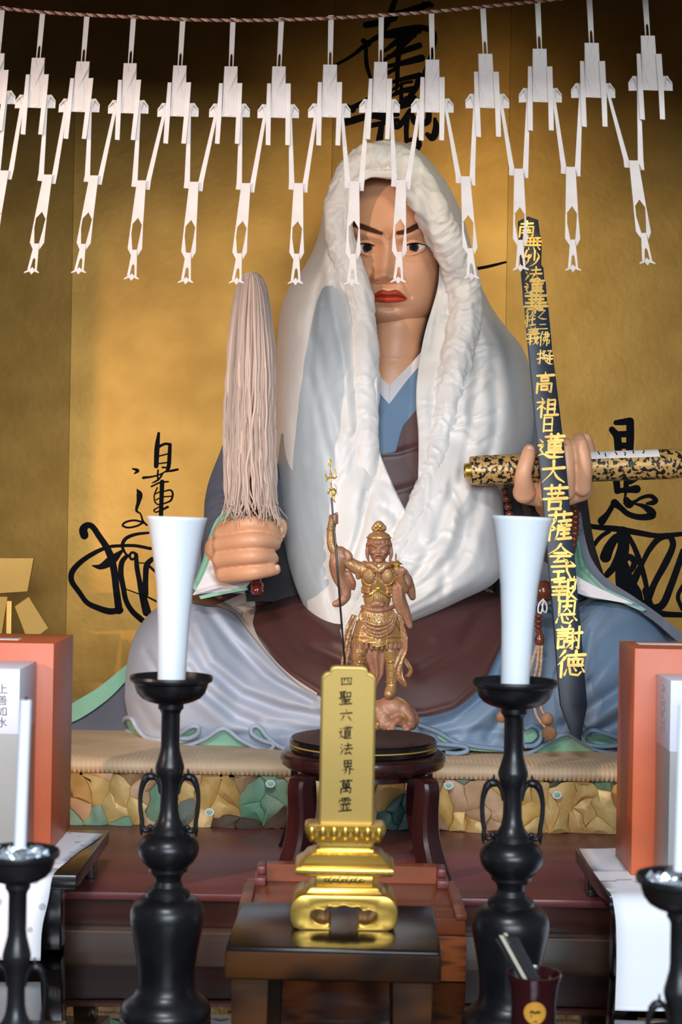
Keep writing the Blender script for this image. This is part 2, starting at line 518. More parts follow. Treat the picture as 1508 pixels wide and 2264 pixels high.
M = {}
M['gold_leaf'] = mat('gold_leaf', srgb(182, 138, 68), 0.46, 0.85, srgb(166, 124, 58), 9, 8, bump=0.08, bscale=60)
M['ink'] = mat('ink', srgb(10, 10, 16), 0.75, spec=0.15)
M['black_lacquer'] = mat('black_lacquer', srgb(16, 15, 17), 0.2, 0, srgb(24, 22, 22), 20, coat=0.3)
M['black_bronze'] = mat('black_bronze', srgb(17, 17, 19), 0.33, 0.2, srgb(30, 30, 33), 18, bump=0.06, bscale=60)
M['wax'] = mat('wax', srgb(220, 226, 232), 0.4, 0, srgb(216, 223, 230), 3, sss=0.3)
M['candle_wax'] = mat('candle_wax', srgb(222, 226, 234), 0.4, 0, srgb(218, 223, 232), 3)
M['paper'] = mat('paper', srgb(238, 232, 230), 0.7, 0, srgb(230, 222, 218), 14)
M['red_lacquer'] = mat('red_lacquer', srgb(122, 64, 64), 0.36, 0, srgb(100, 50, 50), 3, 8, stretch=(0.6, 4, 4), coat=0.08)
M['dark_wood'] = mat('dark_wood', srgb(70, 34, 24), 0.3, 0, srgb(44, 20, 15), 4, 8, stretch=(0.7, 6, 9), coat=0.15)
M['brown_wood'] = mat('brown_wood', srgb(116, 86, 68), 0.35, 0, srgb(90, 66, 52), 5, 8, stretch=(0.7, 7, 7))
M['stool_wood'] = mat('stool_wood', srgb(64, 26, 24), 0.25, 0, srgb(34, 16, 17), 5, 6, stretch=(3, 3, 0.6), coat=0.4)
M['keyaki'] = mat('keyaki', srgb(150, 82, 40), 0.35, 0, srgb(86, 40, 18), 9, 6, stretch=(0.5, 3, 7), wave=True, coat=0.15)
M['chestnut'] = mat('chestnut', srgb(142, 76, 42), 0.35, 0, srgb(112, 54, 30), 6, 6, stretch=(0.5, 6, 6), coat=0.1)
M['gold_lacquer'] = mat('gold_lacquer', srgb(222, 184, 92), 0.27, 0.85, srgb(204, 164, 74), 8, 4)
M['gold_board'] = mat('gold_board', srgb(172, 144, 78), 0.42, 0.6, srgb(160, 132, 68), 6, 5)
M['gold_paint'] = mat('gold_paint', srgb(236, 200, 112), 0.38, 0.45, srgb(214, 172, 84), 30)
M['white_print'] = mat('white_print', srgb(236, 236, 242), 0.5)
M['orange_card'] = mat('orange_card', srgb(200, 98, 58), 0.42, 0, srgb(192, 90, 52), 10)
M['grey_card'] = mat('grey_card', srgb(160, 160, 158), 0.35, 0, srgb(152, 151, 149), 6)
M['lilac_card'] = mat('lilac_card', srgb(222, 222, 236), 0.45, 0, srgb(216, 215, 230), 4)
M['cup_lacquer'] = mat('cup_lacquer', srgb(48, 14, 18), 0.18, 0, srgb(38, 10, 14), 4, coat=0.5)
M['emblem_gold'] = mat('emblem_gold', srgb(206, 150, 52), 0.5, 0.2, srgb(186, 130, 40), 20)
M['beige_stick'] = mat('beige_stick', srgb(176, 168, 150), 0.6)
M['foil'] = mat('foil', srgb(226, 232, 238), 0.2, 0.7, srgb(190, 198, 208), 40)
M['hall_plaster'] = mat('hall_plaster', srgb(120, 104, 86), 0.8)
M['hall_floor'] = mat('hall_floor', srgb(120, 108, 84), 0.6, 0, srgb(104, 92, 70), 10, stretch=(1, 8, 1))


def glass_mat():
    m = bpy.data.materials.new('sheet_glass'); m.use_nodes = True
    nt = m.node_tree; N, L = nt.nodes, nt.links
    for n in list(N):
        if n.type != 'OUTPUT_MATERIAL':
            N.remove(n)
    out = [n for n in N if n.type == 'OUTPUT_MATERIAL'][0]
    t = N.new('ShaderNodeBsdfTransparent'); t.inputs[0].default_value = (0.93, 0.95, 0.94, 1)
    g = N.new('ShaderNodeBsdfGlossy'); g.inputs['Roughness'].default_value = 0.015
    f = N.new('ShaderNodeFresnel'); f.inputs[0].default_value = 1.5
    mx = N.new('ShaderNodeMixShader')
    nz = N.new('ShaderNodeTexNoise'); nz.inputs['Scale'].default_value = 2.0
    bp = N.new('ShaderNodeBump'); bp.inputs['Strength'].default_value = 0.01
    L.new(nz.outputs['Fac'], bp.inputs['Height']); L.new(bp.outputs[0], g.inputs['Normal'])
    L.new(f.outputs[0], mx.inputs[0]); L.new(t.outputs[0], mx.inputs[1]); L.new(g.outputs[0], mx.inputs[2])
    L.new(mx.outputs[0], out.inputs[0])
    return m


M['glass'] = glass_mat()

# ------------------------------------------------------------------ the setting
Z2, Z1 = 0.90, 0.956                       # lower and upper altar shelf
TIER_Y, WALL_Y = 2.45, 4.0
struct('floor', box(-3, 3, -4, 4.3, -0.06, 0.0), M['hall_floor'])
struct('ceiling', box(-3, 3, -1.0, 4.3, 3.3, 3.4), M['hall_plaster'])
struct('added_shade_post', box(-1.42, -1.195, 2.50, 2.72, 0, 3.3, 0.006), M['dark_wood'])  # unseen post, added to block the key spot from the far left wall
struct('added_shade_beam', box(-3, 3, 2.14, 2.22, 2.335, 3.3, 0.006), M['dark_wood'])  # unseen beam, added to keep the daylight off the upper gold wall

seam = [-2.6, -0.690, -0.039, 0.408, 2.6]  # leaves of the gold screen, each turned a little
seamY = [4.10, 4.0, 4.03, 4.0, 4.13]


def wallY(x, z=None):
    return np.interp(x, seam, seamY)


wall_back = struct('wall_back', box(-3, 3, 4.16, 4.26, 0, 3.3), M['dark_wood'])
for i in range(4):
    a, b = seam[i] + 0.0001, seam[i + 1] - 0.0001
    V, F = box(a, b, 0, 0.03, 0.80, 3.2, 0.0004, 1)
    V[:, 1] += np.interp(V[:, 0], seam, seamY)
    obj('screen_leaf', (V, F), M['gold_leaf'], wall_back)


def calligraphy(strokes, ox, oy, k):
    out = []
    for pts, w in strokes:
        P = np.array(pts, float)
        q = W(ox + P[:, 0] / k, oy + P[:, 1] / k, 4.01)
        ws = np.broadcast_to(np.asarray(w, float), (len(P),)) / 2 / k * 4.01 / F_PX * (1.3 if k > 2 else 1)
        out.append(ribbon(q[:, [0, 2]], ws, wallY, 0.0007 + 0.00004 * (len(out) % 7)))
    return merge(*out)


S_left = [([(1060, 90), (1042, 250), (1032, 455)], [24, 44, 40]), ([(1060, 240), (1130, 208), (1182, 212)], 24), ([(1185, 215), (1180, 320), (1168, 470), (1145, 515)], [30, 34, 34, 20]),
          ([(1060, 345), (1165, 318)], 13), ([(1055, 428), (1155, 415)], 13), ([(1100, 470), (1165, 472)], 16), ([(1150, 515), (1210, 505), (1270, 492)], [14, 22, 20]),
          ([(890, 585), (1000, 570), (1090, 540), (1160, 500)], [24, 16, 14, 14]), ([(1053, 500), (1048, 580), (1060, 600), (1100, 545)], 16), ([(990, 642), (1050, 610), (1095, 560)], [10, 18, 14]),
          ([(980, 682), (1080, 636), (1165, 628)], 15), ([(1098, 630), (1092, 800), (1085, 1025)], [40, 38, 38]), ([(1045, 695), (1012, 780), (1018, 850), (1050, 882), (1080, 880)], 13),
          ([(1110, 738), (1190, 722), (1215, 760), (1195, 835), (1120, 872)], [12, 16, 18, 18, 14]), ([(1030, 762), (1080, 735)], 12), ([(1030, 830), (1100, 800), (1195, 790)], 12),
          ([(1062, 910), (1008, 945), (1025, 968), (1090, 945), (1160, 908)], [12, 14, 12, 18, 22]), ([(770, 484), (828, 506), (790, 540)], [12, 30, 10]),
          ([(822, 715), (848, 770), (838, 850), (815, 950), (858, 985), (888, 1070), (930, 1112)], [12, 52, 36, 22, 14, 20, 16]), ([(890, 1080), (790, 1058), (690, 1080), (662, 1115), (720, 1138), (820, 1120), (885, 1085)], 18),
          ([(240, 1225), (228, 1160), (270, 1112), (325, 1125), (400, 1230), (480, 1350), (530, 1460), (568, 1620), (592, 1830), (622, 2060)], [70, 72, 55, 50, 52, 56, 62, 60, 58, 64]),
          ([(970, 1372), (800, 1340), (640, 1340), (500, 1355), (350, 1420), (200, 1520), (105, 1630), (100, 1730), (180, 1850), (270, 1970), (390, 2030), (520, 2068), (640, 2055)], [28, 28, 28, 30, 40, 45, 50, 48, 44, 44, 50, 56, 50]),
          ([(330, 1562), (420, 1572), (540, 1500), (648, 1405)], [12, 50, 80, 30]), ([(945, 1196), (800, 1215), (695, 1262), (658, 1340), (690, 1420), (730, 1460)], [22, 28, 32, 30, 20, 20]),
          ([(735, 1450), (765, 1415), (805, 1430), (800, 1475), (760, 1490), (735, 1455)], 22), ([(710, 1450), (655, 1520), (642, 1650), (668, 1800), (700, 1950), (770, 2070), (880, 2170)], [34, 46, 48, 46, 44, 46, 50]),
          ([(810, 1440), (820, 1580), (845, 1720), (880, 1880), (930, 2080)], [36, 42, 44, 60, 74]), ([(985, 1490), (930, 1550), (915, 1700), (915, 1880)], [40, 50, 48, 50]), ([(840, 1530), (925, 1535)], 11),
          ([(705, 1825), (850, 1878)], 11), ([(930, 1905), (1060, 1972)], 16), ([(950, 1560), (1020, 1628)], 22)]
S_top = [([(785, -60), (745, 70), (690, 240), (655, 310)], [40, 52, 50, 40]), ([(448, 258), (600, 235), (770, 190)], [55, 60, 50]), ([(760, 150), (900, 112), (1050, 75), (1150, 40)], [56, 50, 60, 50]), ([(1085, 28), (1180, 58)], [30, 40]),
         ([(100, 705), (300, 595), (430, 492), (560, 405), (700, 350), (900, 308), (1080, 302), (1205, 370), (1190, 560), (1130, 720), (1075, 870)], [24, 30, 40, 44, 44, 44, 50, 44, 40, 36, 34]),
         ([(420, 432), (480, 475)], 44), ([(448, 500), (458, 700), (510, 885)], [34, 36, 26]), ([(660, 375), (850, 352), (1040, 330)], [60, 90, 60]), ([(840, 380), (815, 560), (800, 750), (798, 900), (785, 1010)], [60, 50, 40, 36, 20]),
         ([(660, 550), (780, 460), (900, 370)], [30, 50, 50]), ([(640, 660), (760, 590), (870, 480), (990, 370)], [30, 44, 50, 50]), ([(700, 620), (860, 560), (1040, 500)], [40, 50, 56]), ([(680, 725), (860, 690), (1065, 640)], [30, 50, 66]),
         ([(690, 800), (800, 740)], 34), ([(730, 905), (860, 870), (1045, 830)], [30, 40, 50]), ([(1035, 835), (1010, 960), (940, 1060)], [44, 50, 44]), ([(740, 1050), (860, 1000), (970, 985)], [30, 46, 60]), ([(845, 920), (842, 1040), (850, 1160)], [30, 36, 50]),
         ([(840, 1160), (950, 1130), (1060, 1105)], [70, 66, 40]), ([(900, 1090), (985, 1080)], 50), ([(720, 1000), (860, 920), (960, 900)], 26), ([(270, 1190), (350, 1155), (480, 1080)], [50, 46, 34]), ([(210, 1135), (300, 1200)], [14, 60]), ([(172, 1355), (300, 1320), (440, 1285), (660, 1262), (800, 1262)], [60, 66, 60, 46, 40]),
         ([(510, 1380), (620, 1360), (800, 1330)], 44), ([(620, 1400), (600, 1545)], [50, 60]), ([(560, 1290), (700, 1330), (800, 1400), (940, 1220)], [30, 40, 50, 40]), ([(905, 1300), (898, 1430), (900, 1560)], [50, 44, 40]), ([(900, 1560), (1000, 1540), (1040, 1600), (1005, 1690)], [30, 44, 50, 30]),
         ([(955, 1250), (1000, 1350), (1130, 1350), (1150, 1250)], [40, 60, 60, 50]), ([(1215, 1320), (1230, 1420), (1190, 1530), (1130, 1490)], [30, 60, 60, 40])]
S_right = [([(375, 155), (440, 148), (520, 140)], [40, 50, 60]), ([(520, 140), (520, 300), (515, 420)], [60, 62, 60]), ([(335, 225), (385, 290), (400, 420)], [50, 60, 60]), ([(400, 272), (500, 268)], 50), ([(400, 385), (520, 385)], 50), ([(370, 640), (390, 840)], [60, 50]), ([(385, 838), (480, 830), (585, 820)], [40, 44, 66]), ([(485, 640), (478, 830)], 44),
           ([(520, 745), (590, 690), (620, 640)], [46, 60, 60]), ([(475, 850), (458, 965)], [22, 14]), ([(480, 930), (510, 970), (560, 950), (640, 905), (730, 890), (780, 935), (745, 958), (690, 965)], [50, 70, 30, 28, 34, 40, 40, 20]),
           ([(550, 965), (650, 990), (735, 1050), (745, 1085), (620, 1102), (500, 1070), (420, 1005), (362, 960)], [12, 36, 64, 60, 48, 44, 46, 64]), ([(360, 955), (290, 1070), (232, 1140)], [40, 44, 66]),
           ([(60, 1170), (140, 1196), (400, 1222), (600, 1258), (800, 1288), (1080, 1268)], [40, 40, 48, 46, 40, 36]), ([(140, 1400), (215, 1305), (310, 1240)], 34), ([(270, 1500), (310, 1400), (390, 1300), (445, 1380), (360, 1590), (285, 1680)], [90, 80, 60, 80, 60, 50]), ([(440, 1250), (460, 1400), (420, 1560)], [90, 80, 100]),
           ([(475, 1250), (560, 1400), (620, 1560), (675, 1750), (700, 1900)], [40, 40, 46, 40, 40]), ([(440, 1600), (470, 1760), (540, 1900), (600, 1990)], [110, 150, 170, 110]), ([(450, 1570), (500, 1500), (560, 1540), (545, 1610), (480, 1680)], [40, 50, 50, 46, 40]), ([(640, 1570), (585, 1680), (550, 1760)], [40, 60, 60]),
           ([(645, 1560), (720, 1420), (820, 1312), (920, 1295), (955, 1380), (885, 1550), (770, 1760), (695, 1940)], [36, 44, 50, 50, 50, 56, 50, 60]), ([(680, 1840), (735, 2005), (840, 1990), (930, 1800), (1060, 1440)], [60, 60, 60, 56, 50]), ([(760, 2060), (900, 2078), (1090, 2085)], [60, 46, 42]), ([(1060, 1780), (1005, 1900), (1050, 2030)], [30, 34, 30])]
obj('calligraphy', calligraphy(S_left, 140, 940, 5.027), M['ink'], wall_back)
obj('calligraphy', calligraphy(S_top, 720, 0, 5.027), M['ink'], wall_back)
obj('calligraphy', calligraphy(S_right, 1280, 900, 4.526), M['ink'], wall_back)
obj('calligraphy', calligraphy([([(1040, 597), (1080, 590), (1117, 581)], [7, 7, 5])], 0, 0, 1), M['ink'], wall_back)

# altar: upper shelf with its moulded lip, lower shelf under a sheet of glass
al = thing('altar_shelf', 'wide reddish lacquered altar shelf behind the tall candlesticks', 'altar', (0, 3.2, 0))
obj('shelf_top', box(-1.7, 1.7, TIER_Y, 3.97, Z1 - 0.013, Z1, 0.003), M['red_lacquer'], al)
obj('front_panel', box(-1.7, 1.7, TIER_Y + 0.008, TIER_Y + 0.03, 0.30, Z1 - 0.013), M['dark_wood'], al)
obj('side_panel', box(-1.7, -1.67, TIER_Y + 0.03, 3.95, 0.0, Z1 - 0.013), M['dark_wood'], al)
obj('side_panel', box(1.67, 1.7, TIER_Y + 0.03, 3.95, 0.0, Z1 - 0.013), M['dark_wood'], al)
lo = thing('offering_table', 'long brown front table carrying the candlesticks and small stands', 'table', (0, 1.9, 0))
obj('table_top', box(-1.7, 1.7, 1.18, TIER_Y + 0.007, Z2 - 0.036, Z2 - 0.006, 0.003), M['brown_wood'], lo)
obj('front_panel', box(-1.66, 1.66, 1.22, 1.25, 0.0, Z2 - 0.036), M['dark_wood'], lo)
obj('back_rail', box(-1.7, 1.7, 2.425, TIER_Y + 0.006, Z2 - 0.006, Z2 + 0.002, 0.001), M['brown_wood'], lo)
solo('glass_sheet', 'clear glass sheet lying on the long front table', 'glass sheet', box(-1.69, 1.69, 1.19, 2.424, Z2 - 0.006, Z2, 0.001), M['glass'])


# ------------------------------------------------------------------ candlesticks
def candlestick(name, label, px, pyrim, Y, zbot, rk=1.0, foil=False, group=None):
    """dish, stem, two handles, bulb and vase-shaped base; profile in half widths and heights"""
    c0 = W(px, pyrim, Y)
    cx, cy, zr = float(c0[0]), Y, float(c0[2])
    prof = [(235, 2268), (236, 2235), (228, 2228), (235, 2205), (233, 2180), (215, 2150), (190, 2130), (165, 2110), (151, 2080), (148, 2040), (150, 1980), (160, 1900), (175, 1820), (189, 1750), (193, 1710), (190, 1675), (176, 1640), (152, 1618), (127, 1606), (116, 1604), (115, 1584), (104, 1572), (78, 1552), (68, 1526), (73, 1500), (86, 1482), (100, 1474), (101, 1456), (112, 1444), (134, 1424), (153, 1392), (159, 1358), (154, 1330), (134, 1300), (108, 1284), (94, 1278), (92, 1252), (76, 1236), (57, 1204), (48, 1160), (46, 1100), (48, 1030), (54, 1008), (68, 972), (75, 942), (73, 925), (61, 885), (51, 850), (48, 820), (48, 660), (56, 642), (66, 632), (66, 606), (90, 600)]
    dish = [(88, 604), (120, 594), (152, 578), (176, 552), (188, 520), (193, 500), (212, 490), (216, 476), (212, 462), (204, 464), (196, 486), (180, 520), (150, 548), (100, 566), (0.01, 570)]
    hz = zr - zbot
    k = hz / (2268 - 470)

    def cv(p):
        q = np.array(p, float)
        return np.column_stack([q[:, 0] * k * rk, zr - (q[:, 1] - 470) * k])
    t = thing(name, label, 'candlestick', (cx, cy, zbot), group)
    obj('body', lathe(cv(prof), cx, cy, 56), M['black_bronze'], t, ang=30)
    obj('dish', lathe(cv(dish), cx, cy, 56), M['black_bronze'], t, ang=30)
    obj('spike', lathe([(7 * k, zr - 100 * k), (6 * k, zr - 40 * k), (2 * k, zr + (10 if foil else -30) * k)], cx, cy, 10), M['black_bronze'], t)
    for s in (-1, 1):
        P = [(44, 1075), (60, 1010), (88, 985), (118, 992), (140, 1035), (150, 1090), (148, 1160), (139, 1225), (141, 1262), (143, 1296)]
        R = [10, 12, 17, 20, 15, 12, 12, 12, 12, 3]
        q = catmull(np.column_stack([P, R]), 40)
        path = np.column_stack([cx + s * q[:, 0] * k * rk, np.full(len(q), cy), zr - (q[:, 1] - 470) * k])
        h = obj('handle', tube(path, q[:, 2] * k * rk, 10), M['black_bronze'], t)
        kk = k * rk

        def at(a, b):
            return (cx + s * a * kk, cy, zr - (b - 470) * k)
        crest = merge(ball(at(100, 988), (34 * kk, 24 * kk, 20 * kk)), ball(at(126, 1004), (22 * kk, 19 * kk, 17 * kk)), tube([at(96, 975), at(95, 958), at(94, 944)], [9 * kk, 6 * kk, 3 * kk], 8), ball(at(110, 992), (13 * kk, 30 * kk, 10 * kk)))
        obj('handle_crest', crest, M['black_bronze'], h)
        q = catmull([(139, 1240, 10), (125, 1268, 11), (105, 1268, 12), (94, 1252, 13), (88, 1246, 10)], 18)
        path = np.column_stack([cx + s * q[:, 0] * kk, np.full(len(q), cy), zr - (q[:, 1] - 470) * k])
        obj('handle_curl', merge(tube(path, q[:, 2] * kk, 8), ball(at(96, 1250), 15 * kk)), M['black_bronze'], h)
    return t, (cx, cy, zr, k)


def flared_candle(label, cx, cy, zb, h, tilt, s=1.0):
    pr = [(31, 0), (31.5, 60), (35, 160), (41, 245), (52.5, 322), (62, 375), (65.5, 388), (67, 394), (66.2, 396), (40, 396.4), (8, 395.5), (0.01, 395)]
    P = np.array(pr) * (h / 396.0)
    P[:, 0] *= s
    V, F = lathe(P, 0, 0, 64)
    V = V @ np.array(Matrix.Rotation(tilt, 3, 'Y')).T + np.array([cx, cy, zb])
    t = thing('candle', label, 'candle', (cx, cy, zb), 'flared candles on the tall candlesticks')
    obj('wax', (V, F), M['wax'], t, ang=50)


grp = 'tall black candlesticks'
t, (cx, cy, zr, k) = candlestick('candlestick', 'tall black candlestick standing left of the gold tablet', 379, 1497, 2.0, Z2, group=grp)
flared_candle('tall white flared candle beside the hemp whisk and fist', cx, cy, zr - 0.022, 0.2245, 0.017)
t, (cx, cy, zr, k) = candlestick('candlestick', 'tall black candlestick standing behind the incense cup', 1138, 1506, 1.975, Z2, 1.02, group=grp)
flared_candle('tall white flared candle standing in front of the sword plank', cx, cy, zr - 0.022, 0.2275, 0.026)


def foil_heap(cx, cy, z, r, seed, label):
    rnd = random.Random(seed)
    ps = []
    for i in range(150):
        a, d = rnd.random() * 6.283, r * math.sqrt(rnd.random())
        c = np.array([cx + d * math.cos(a), cy + d * math.sin(a), z + 0.002 + rnd.random() * 0.007])
        s = 0.0035 + rnd.random() * 0.004
        v = np.array([[rnd.gauss(0, 1), rnd.gauss(0, 1), rnd.gauss(0, 0.7)] for _ in range(6)])
        v = c + v / (np.linalg.norm(v, axis=1)[:, None] + 1e-6) * s
        ps.append((v, [(0, 1, 2), (1, 2, 3), (2, 3, 4), (3, 4, 5), (0, 2, 5), (1, 4, 0)]))
    solo('foil_scraps', label, 'foil', merge(*ps), M['foil'], smooth=False, kind='stuff')


t, (cx, cy, zr, k) = candlestick('candlestick', 'short black candlestick with foil scraps at the leaning thin candle', 41, 1884, 1.384, Z2, 0.86, True)
k2 = k
foil_heap(cx, cy, zr - 0.0105, 0.026, 3, 'crumpled silver foil scraps under the leaning thin white candle')
b, tp = W(44, 1874, 1.384), W(57, 1548, 1.384)
ax = tp - b
th = solo('thin_candle', 'thin white candle leaning in the foil dish, bare wick', 'candle', tube([b, b + ax * 0.5, tp - ax * 0.004, tp], [0.0054, 0.0053, 0.0052, 0.0045], 24), M['candle_wax'], loc=tuple(b))
obj('wick', tube([tp - ax * 0.005, tp + ax * 0.01, tp + ax * 0.02 + np.array([0.0012, 0, 0])], 0.0009, 6), M['ink'], th)
t, (cx, cy, zr, k) = candlestick('candlestick', 'short black candlestick with foil scraps before the white paper sheet', 1507, 1940, 1.285, Z2, 0.86, True)
foil_heap(cx, cy, zr - 0.0105, 0.026, 5, 'crumpled silver foil scraps in the dish before the white paper sheet')
b, tp = W(1503, 1925, 1.285), W(1514, 1556, 1.285)
ax = tp - b
th = solo('thin_candle', 'thin white candle standing before the pale label of the grey box', 'candle', tube([b, b + ax * 0.5, tp - ax * 0.004, tp], [0.0052, 0.005, 0.005, 0.0043], 24), M['candle_wax'], loc=tuple(b))
obj('wick', tube([tp - ax * 0.005, tp + ax * 0.012], 0.0009, 6), M['ink'], th)

# ------------------------------------------------------------------ trays, papers and boxes at both sides
ZT = 1.02


def zx(px, py, z):
    """the point of the level z = const seen at (px, py)"""
    u, v = uv(px, py)
    Y = (CAM_Z - z) / v
    return float(u * Y), float(Y)


xr = -0.372
tl = thing('tray_table', 'low black tray table under the speckled white paper', 'tray', (-0.62, 2.44, Z2))
obj('tray_top', box(-0.95, xr, 2.282, 2.605, ZT - 0.022, ZT, 0.002), M['black_lacquer'], tl)
obj('leg', box(-0.47, -0.40, 2.32, 2.36, Z2, ZT - 0.022, 0.002), M['black_lacquer'], tl)
obj('leg', box(-0.94, -0.90, 2.32, 2.36, Z2, ZT - 0.022, 0.002), M['black_lacquer'], tl)
obj('leg', box(-0.42, -0.385, 2.53, 2.57, Z1, ZT - 0.022, 0.002), M['black_lacquer'], tl)
obj('leg', box(-0.94, -0.90, 2.53, 2.57, Z1, ZT - 0.022, 0.002), M['black_lacquer'], tl)
xl = 0.384
tr = thing('tray_table', 'low black tray table under the plain white paper', 'tray', (0.65, 2.38, Z2))
obj('tray_top', box(xl, 0.95, 2.215, 2.53, ZT - 0.022, ZT, 0.002), M['black_lacquer'], tr)
obj('leg', box(xl + 0.012, xl + 0.05, 2.235, 2.275, Z2, ZT - 0.022, 0.002), M['black_lacquer'], tr)
obj('leg', box(0.88, 0.92, 2.235, 2.275, Z2, ZT - 0.022, 0.002), M['black_lacquer'], tr)
obj('leg', box(xl + 0.012, xl + 0.05, 2.47, 2.51, Z1, ZT - 0.022, 0.002), M['black_lacquer'], tr)
obj('leg', box(0.88, 0.92, 2.47, 2.51, Z1, ZT - 0.022, 0.002), M['black_lacquer'], tr)


def paper(label, pts_edge, far_x, m, wob):
    """sheet lying on a tray and hanging over its front; pts_edge: the inner edge as (x, y, z)"""
    E = catmull(np.array(pts_edge)[:, [1, 2, 0]], 70)
    E = E[:, [2, 0, 1]]
    s = np.linspace(0, 1, 24)
    V = np.repeat(E[None], len(s), 0)
    V[..., 0] = E[None, :, 0] * (1 - s)[:, None] + far_x * s[:, None]
    hang = np.clip((ZT - V[..., 2]) / 0.12, 0, 1)
    V[..., 1] -= wob * hang * (0.5 + 0.5 * np.sin(s[:, None] * 9 + 1))
    V[..., 2] += 0.0015 * np.sin(s[:, None] * 14)**2 * (1 - hang)
    o = solo('paper_sheet', label, 'paper', slab(V, 0.0009), m, ang=179)
    return o


m = M['paper_spots'] = mat('paper_spots', srgb(228, 228, 234), 0.7)
nt = m.node_tree
vo = nt.nodes.new('ShaderNodeTexVoronoi'); vo.inputs['Scale'].default_value = 34
rp = nt.nodes.new('ShaderNodeValToRGB'); rp.color_ramp.elements[0].position = 0.16; rp.color_ramp.elements[1].position = 0.22
rp.color_ramp.elements[0].color = (*srgb(176, 180, 190), 1); rp.color_ramp.elements[1].color = (*srgb(230, 230, 236), 1)
tc = nt.nodes.new('ShaderNodeTexCoord')
nt.links.new(tc.outputs['Object'], vo.inputs['Vector']); nt.links.new(vo.outputs['Distance'], rp.inputs[0])
nt.links.new(rp.outputs[0], nt.nodes['Principled BSDF'].inputs['Base Color'])
M['paper_plain'] = mat('paper_plain', srgb(238, 240, 246), 0.65, 0, srgb(232, 234, 242), 5)
paper('white paper with grey spots hanging over the black tray', [(-0.376, 2.57, ZT + 0.0012), (-0.383, 2.50, ZT + 0.0012), (-0.392, 2.44, ZT + 0.0012), (-0.400, 2.36, ZT + 0.0012), (-0.405, 2.287, ZT + 0.001), (-0.406, 2.271, ZT - 0.006), (-0.408, 2.265, ZT - 0.03), (-0.415, 2.262, ZT - 0.07), (-0.416, 2.265, 0.901 + 0.004)], -0.93, M['paper_spots'], 0.018)
paper('plain white paper hanging from the black tray before the orange carton', [(0.3880, 2.522, ZT + 0.0012), (0.3860, 2.45, ZT + 0.0012), (0.3850, 2.36, ZT + 0.0012), (0.3860, 2.25, ZT + 0.0012), (0.3875, 2.216, ZT + 0.001), (0.3880, 2.202, ZT - 0.006), (0.3890, 2.188, ZT - 0.03), (0.3820, 2.145, ZT - 0.07), (0.3700, 2.09, 0.904)], 0.93, M['paper_plain'], 0.02)


def carton(name, label, x0, x1, y0, y1, h, m, yaw=0, band=None, base=ZT + 0.003):
    t = thing(name, label, 'box', ((x0 + x1) / 2, (y0 + y1) / 2, base))
    p = np.array([(x0 + x1) / 2, y0, base])
    obj('carton_body', rot_about(p, box(x0, x1, y0, y1, base, base + h, 0.0012, 2), yaw), m, t)
    obj('lid_seam', rot_about(p, box(x0 + 0.001, x1 - 0.001, y0 + 0.0015, y0 + 0.0024, base + h - 0.001, base + h + 0.0003), yaw), M['ink'], t)
    if band:
        b = rot_about(p, box(x0 - 0.0006, x1 + 0.0006, y0 - 0.0006, y1 + 0.0006, base + h - band, base + h + 0.0005, 0.0012, 2), yaw)
        obj('pale_label', b, M['lilac_card'], t, label='pale lilac upper label')
    return t, p


# left pair
t, p = carton('gift_carton', 'tall orange carton behind the grey box and thin candle', -0.70, -0.436, 2.425, 2.60, 0.318, M['orange_card'])
obj('sticker', box(-0.62, -0.50, 2.47, 2.50, ZT + 0.3212, ZT + 0.3218), M['white_print'], t)
t, p = carton('bottle_box', 'grey box with pale top label standing beside the leaning thin candle', -0.62, -0.461, 2.292, 2.414, 0.291, M['grey_card'], band=0.094)
xs, zs = W(3, 1500, 2.3245)[[0, 2]]
g = glyphs([(ch, (-0.4855, ZT + 0.003 + 0.291 - dz), 0.0155, 0.0155, 0) for ch, dz in zip('上善如水', (0.0285, 0.045, 0.061, 0.077))], lambda X, Z: 2.2913 + 0 * X, 0.0003, 0.0, 0.0)
obj('lettering', g, mat('grey_print', srgb(96, 98, 108), 0.6), t)
# right pair, seen round their inner sides
t, p = carton('gift_carton', 'tall orange carton on the tray beside the sword plank', 0.436, 0.66, 2.33, 2.462, 0.334, M['orange_card'])
obj('sticker', box(0.455, 0.525, 2.40, 2.43, ZT + 0.3372, ZT + 0.3378), M['white_print'], t)
t, p = carton('bottle_box', 'grey box with pale top label before the orange carton on plain paper', 0.468, 0.62, 2.225, 2.32, 0.298, M['grey_card'], band=0.1)
rnd = random.Random(4)
prints = [box(0.4672, 0.4676, 2.262 + 0.009 * c, 2.264 + 0.009 * c, z, z + 0.0016) for c in range(3) for z in [ZT + 0.225 + 0.003 * i for i in range(22)] if rnd.random() < 0.6]
obj('lettering', merge(*prints), M['ink'], t, smooth=False)
# objects half out of the frame
solo('black_stand', 'black square lacquer stand under the short candlestick by the spotted paper', 'stand', box(-0.60, -0.31, 1.76, 1.86, Z2, Z2 + 0.048, 0.004), M['black_lacquer'])
xs = W(1507, 2235, 1.78)
solo('black_bowl', 'round black lacquer bowl at the lower corner by the plain paper', 'bowl', lathe([(0.04, Z2), (0.045, Z2 + 0.008), (0.066, Z2 + 0.03), (0.07, Z2 + 0.055), (0.0675, Z2 + 0.056), (0.06, Z2 + 0.03), (0.03, Z2 + 0.014), (0.001, Z2 + 0.014)], float(xs[0]) + 0.014, 1.80, 48), M['black_lacquer'])
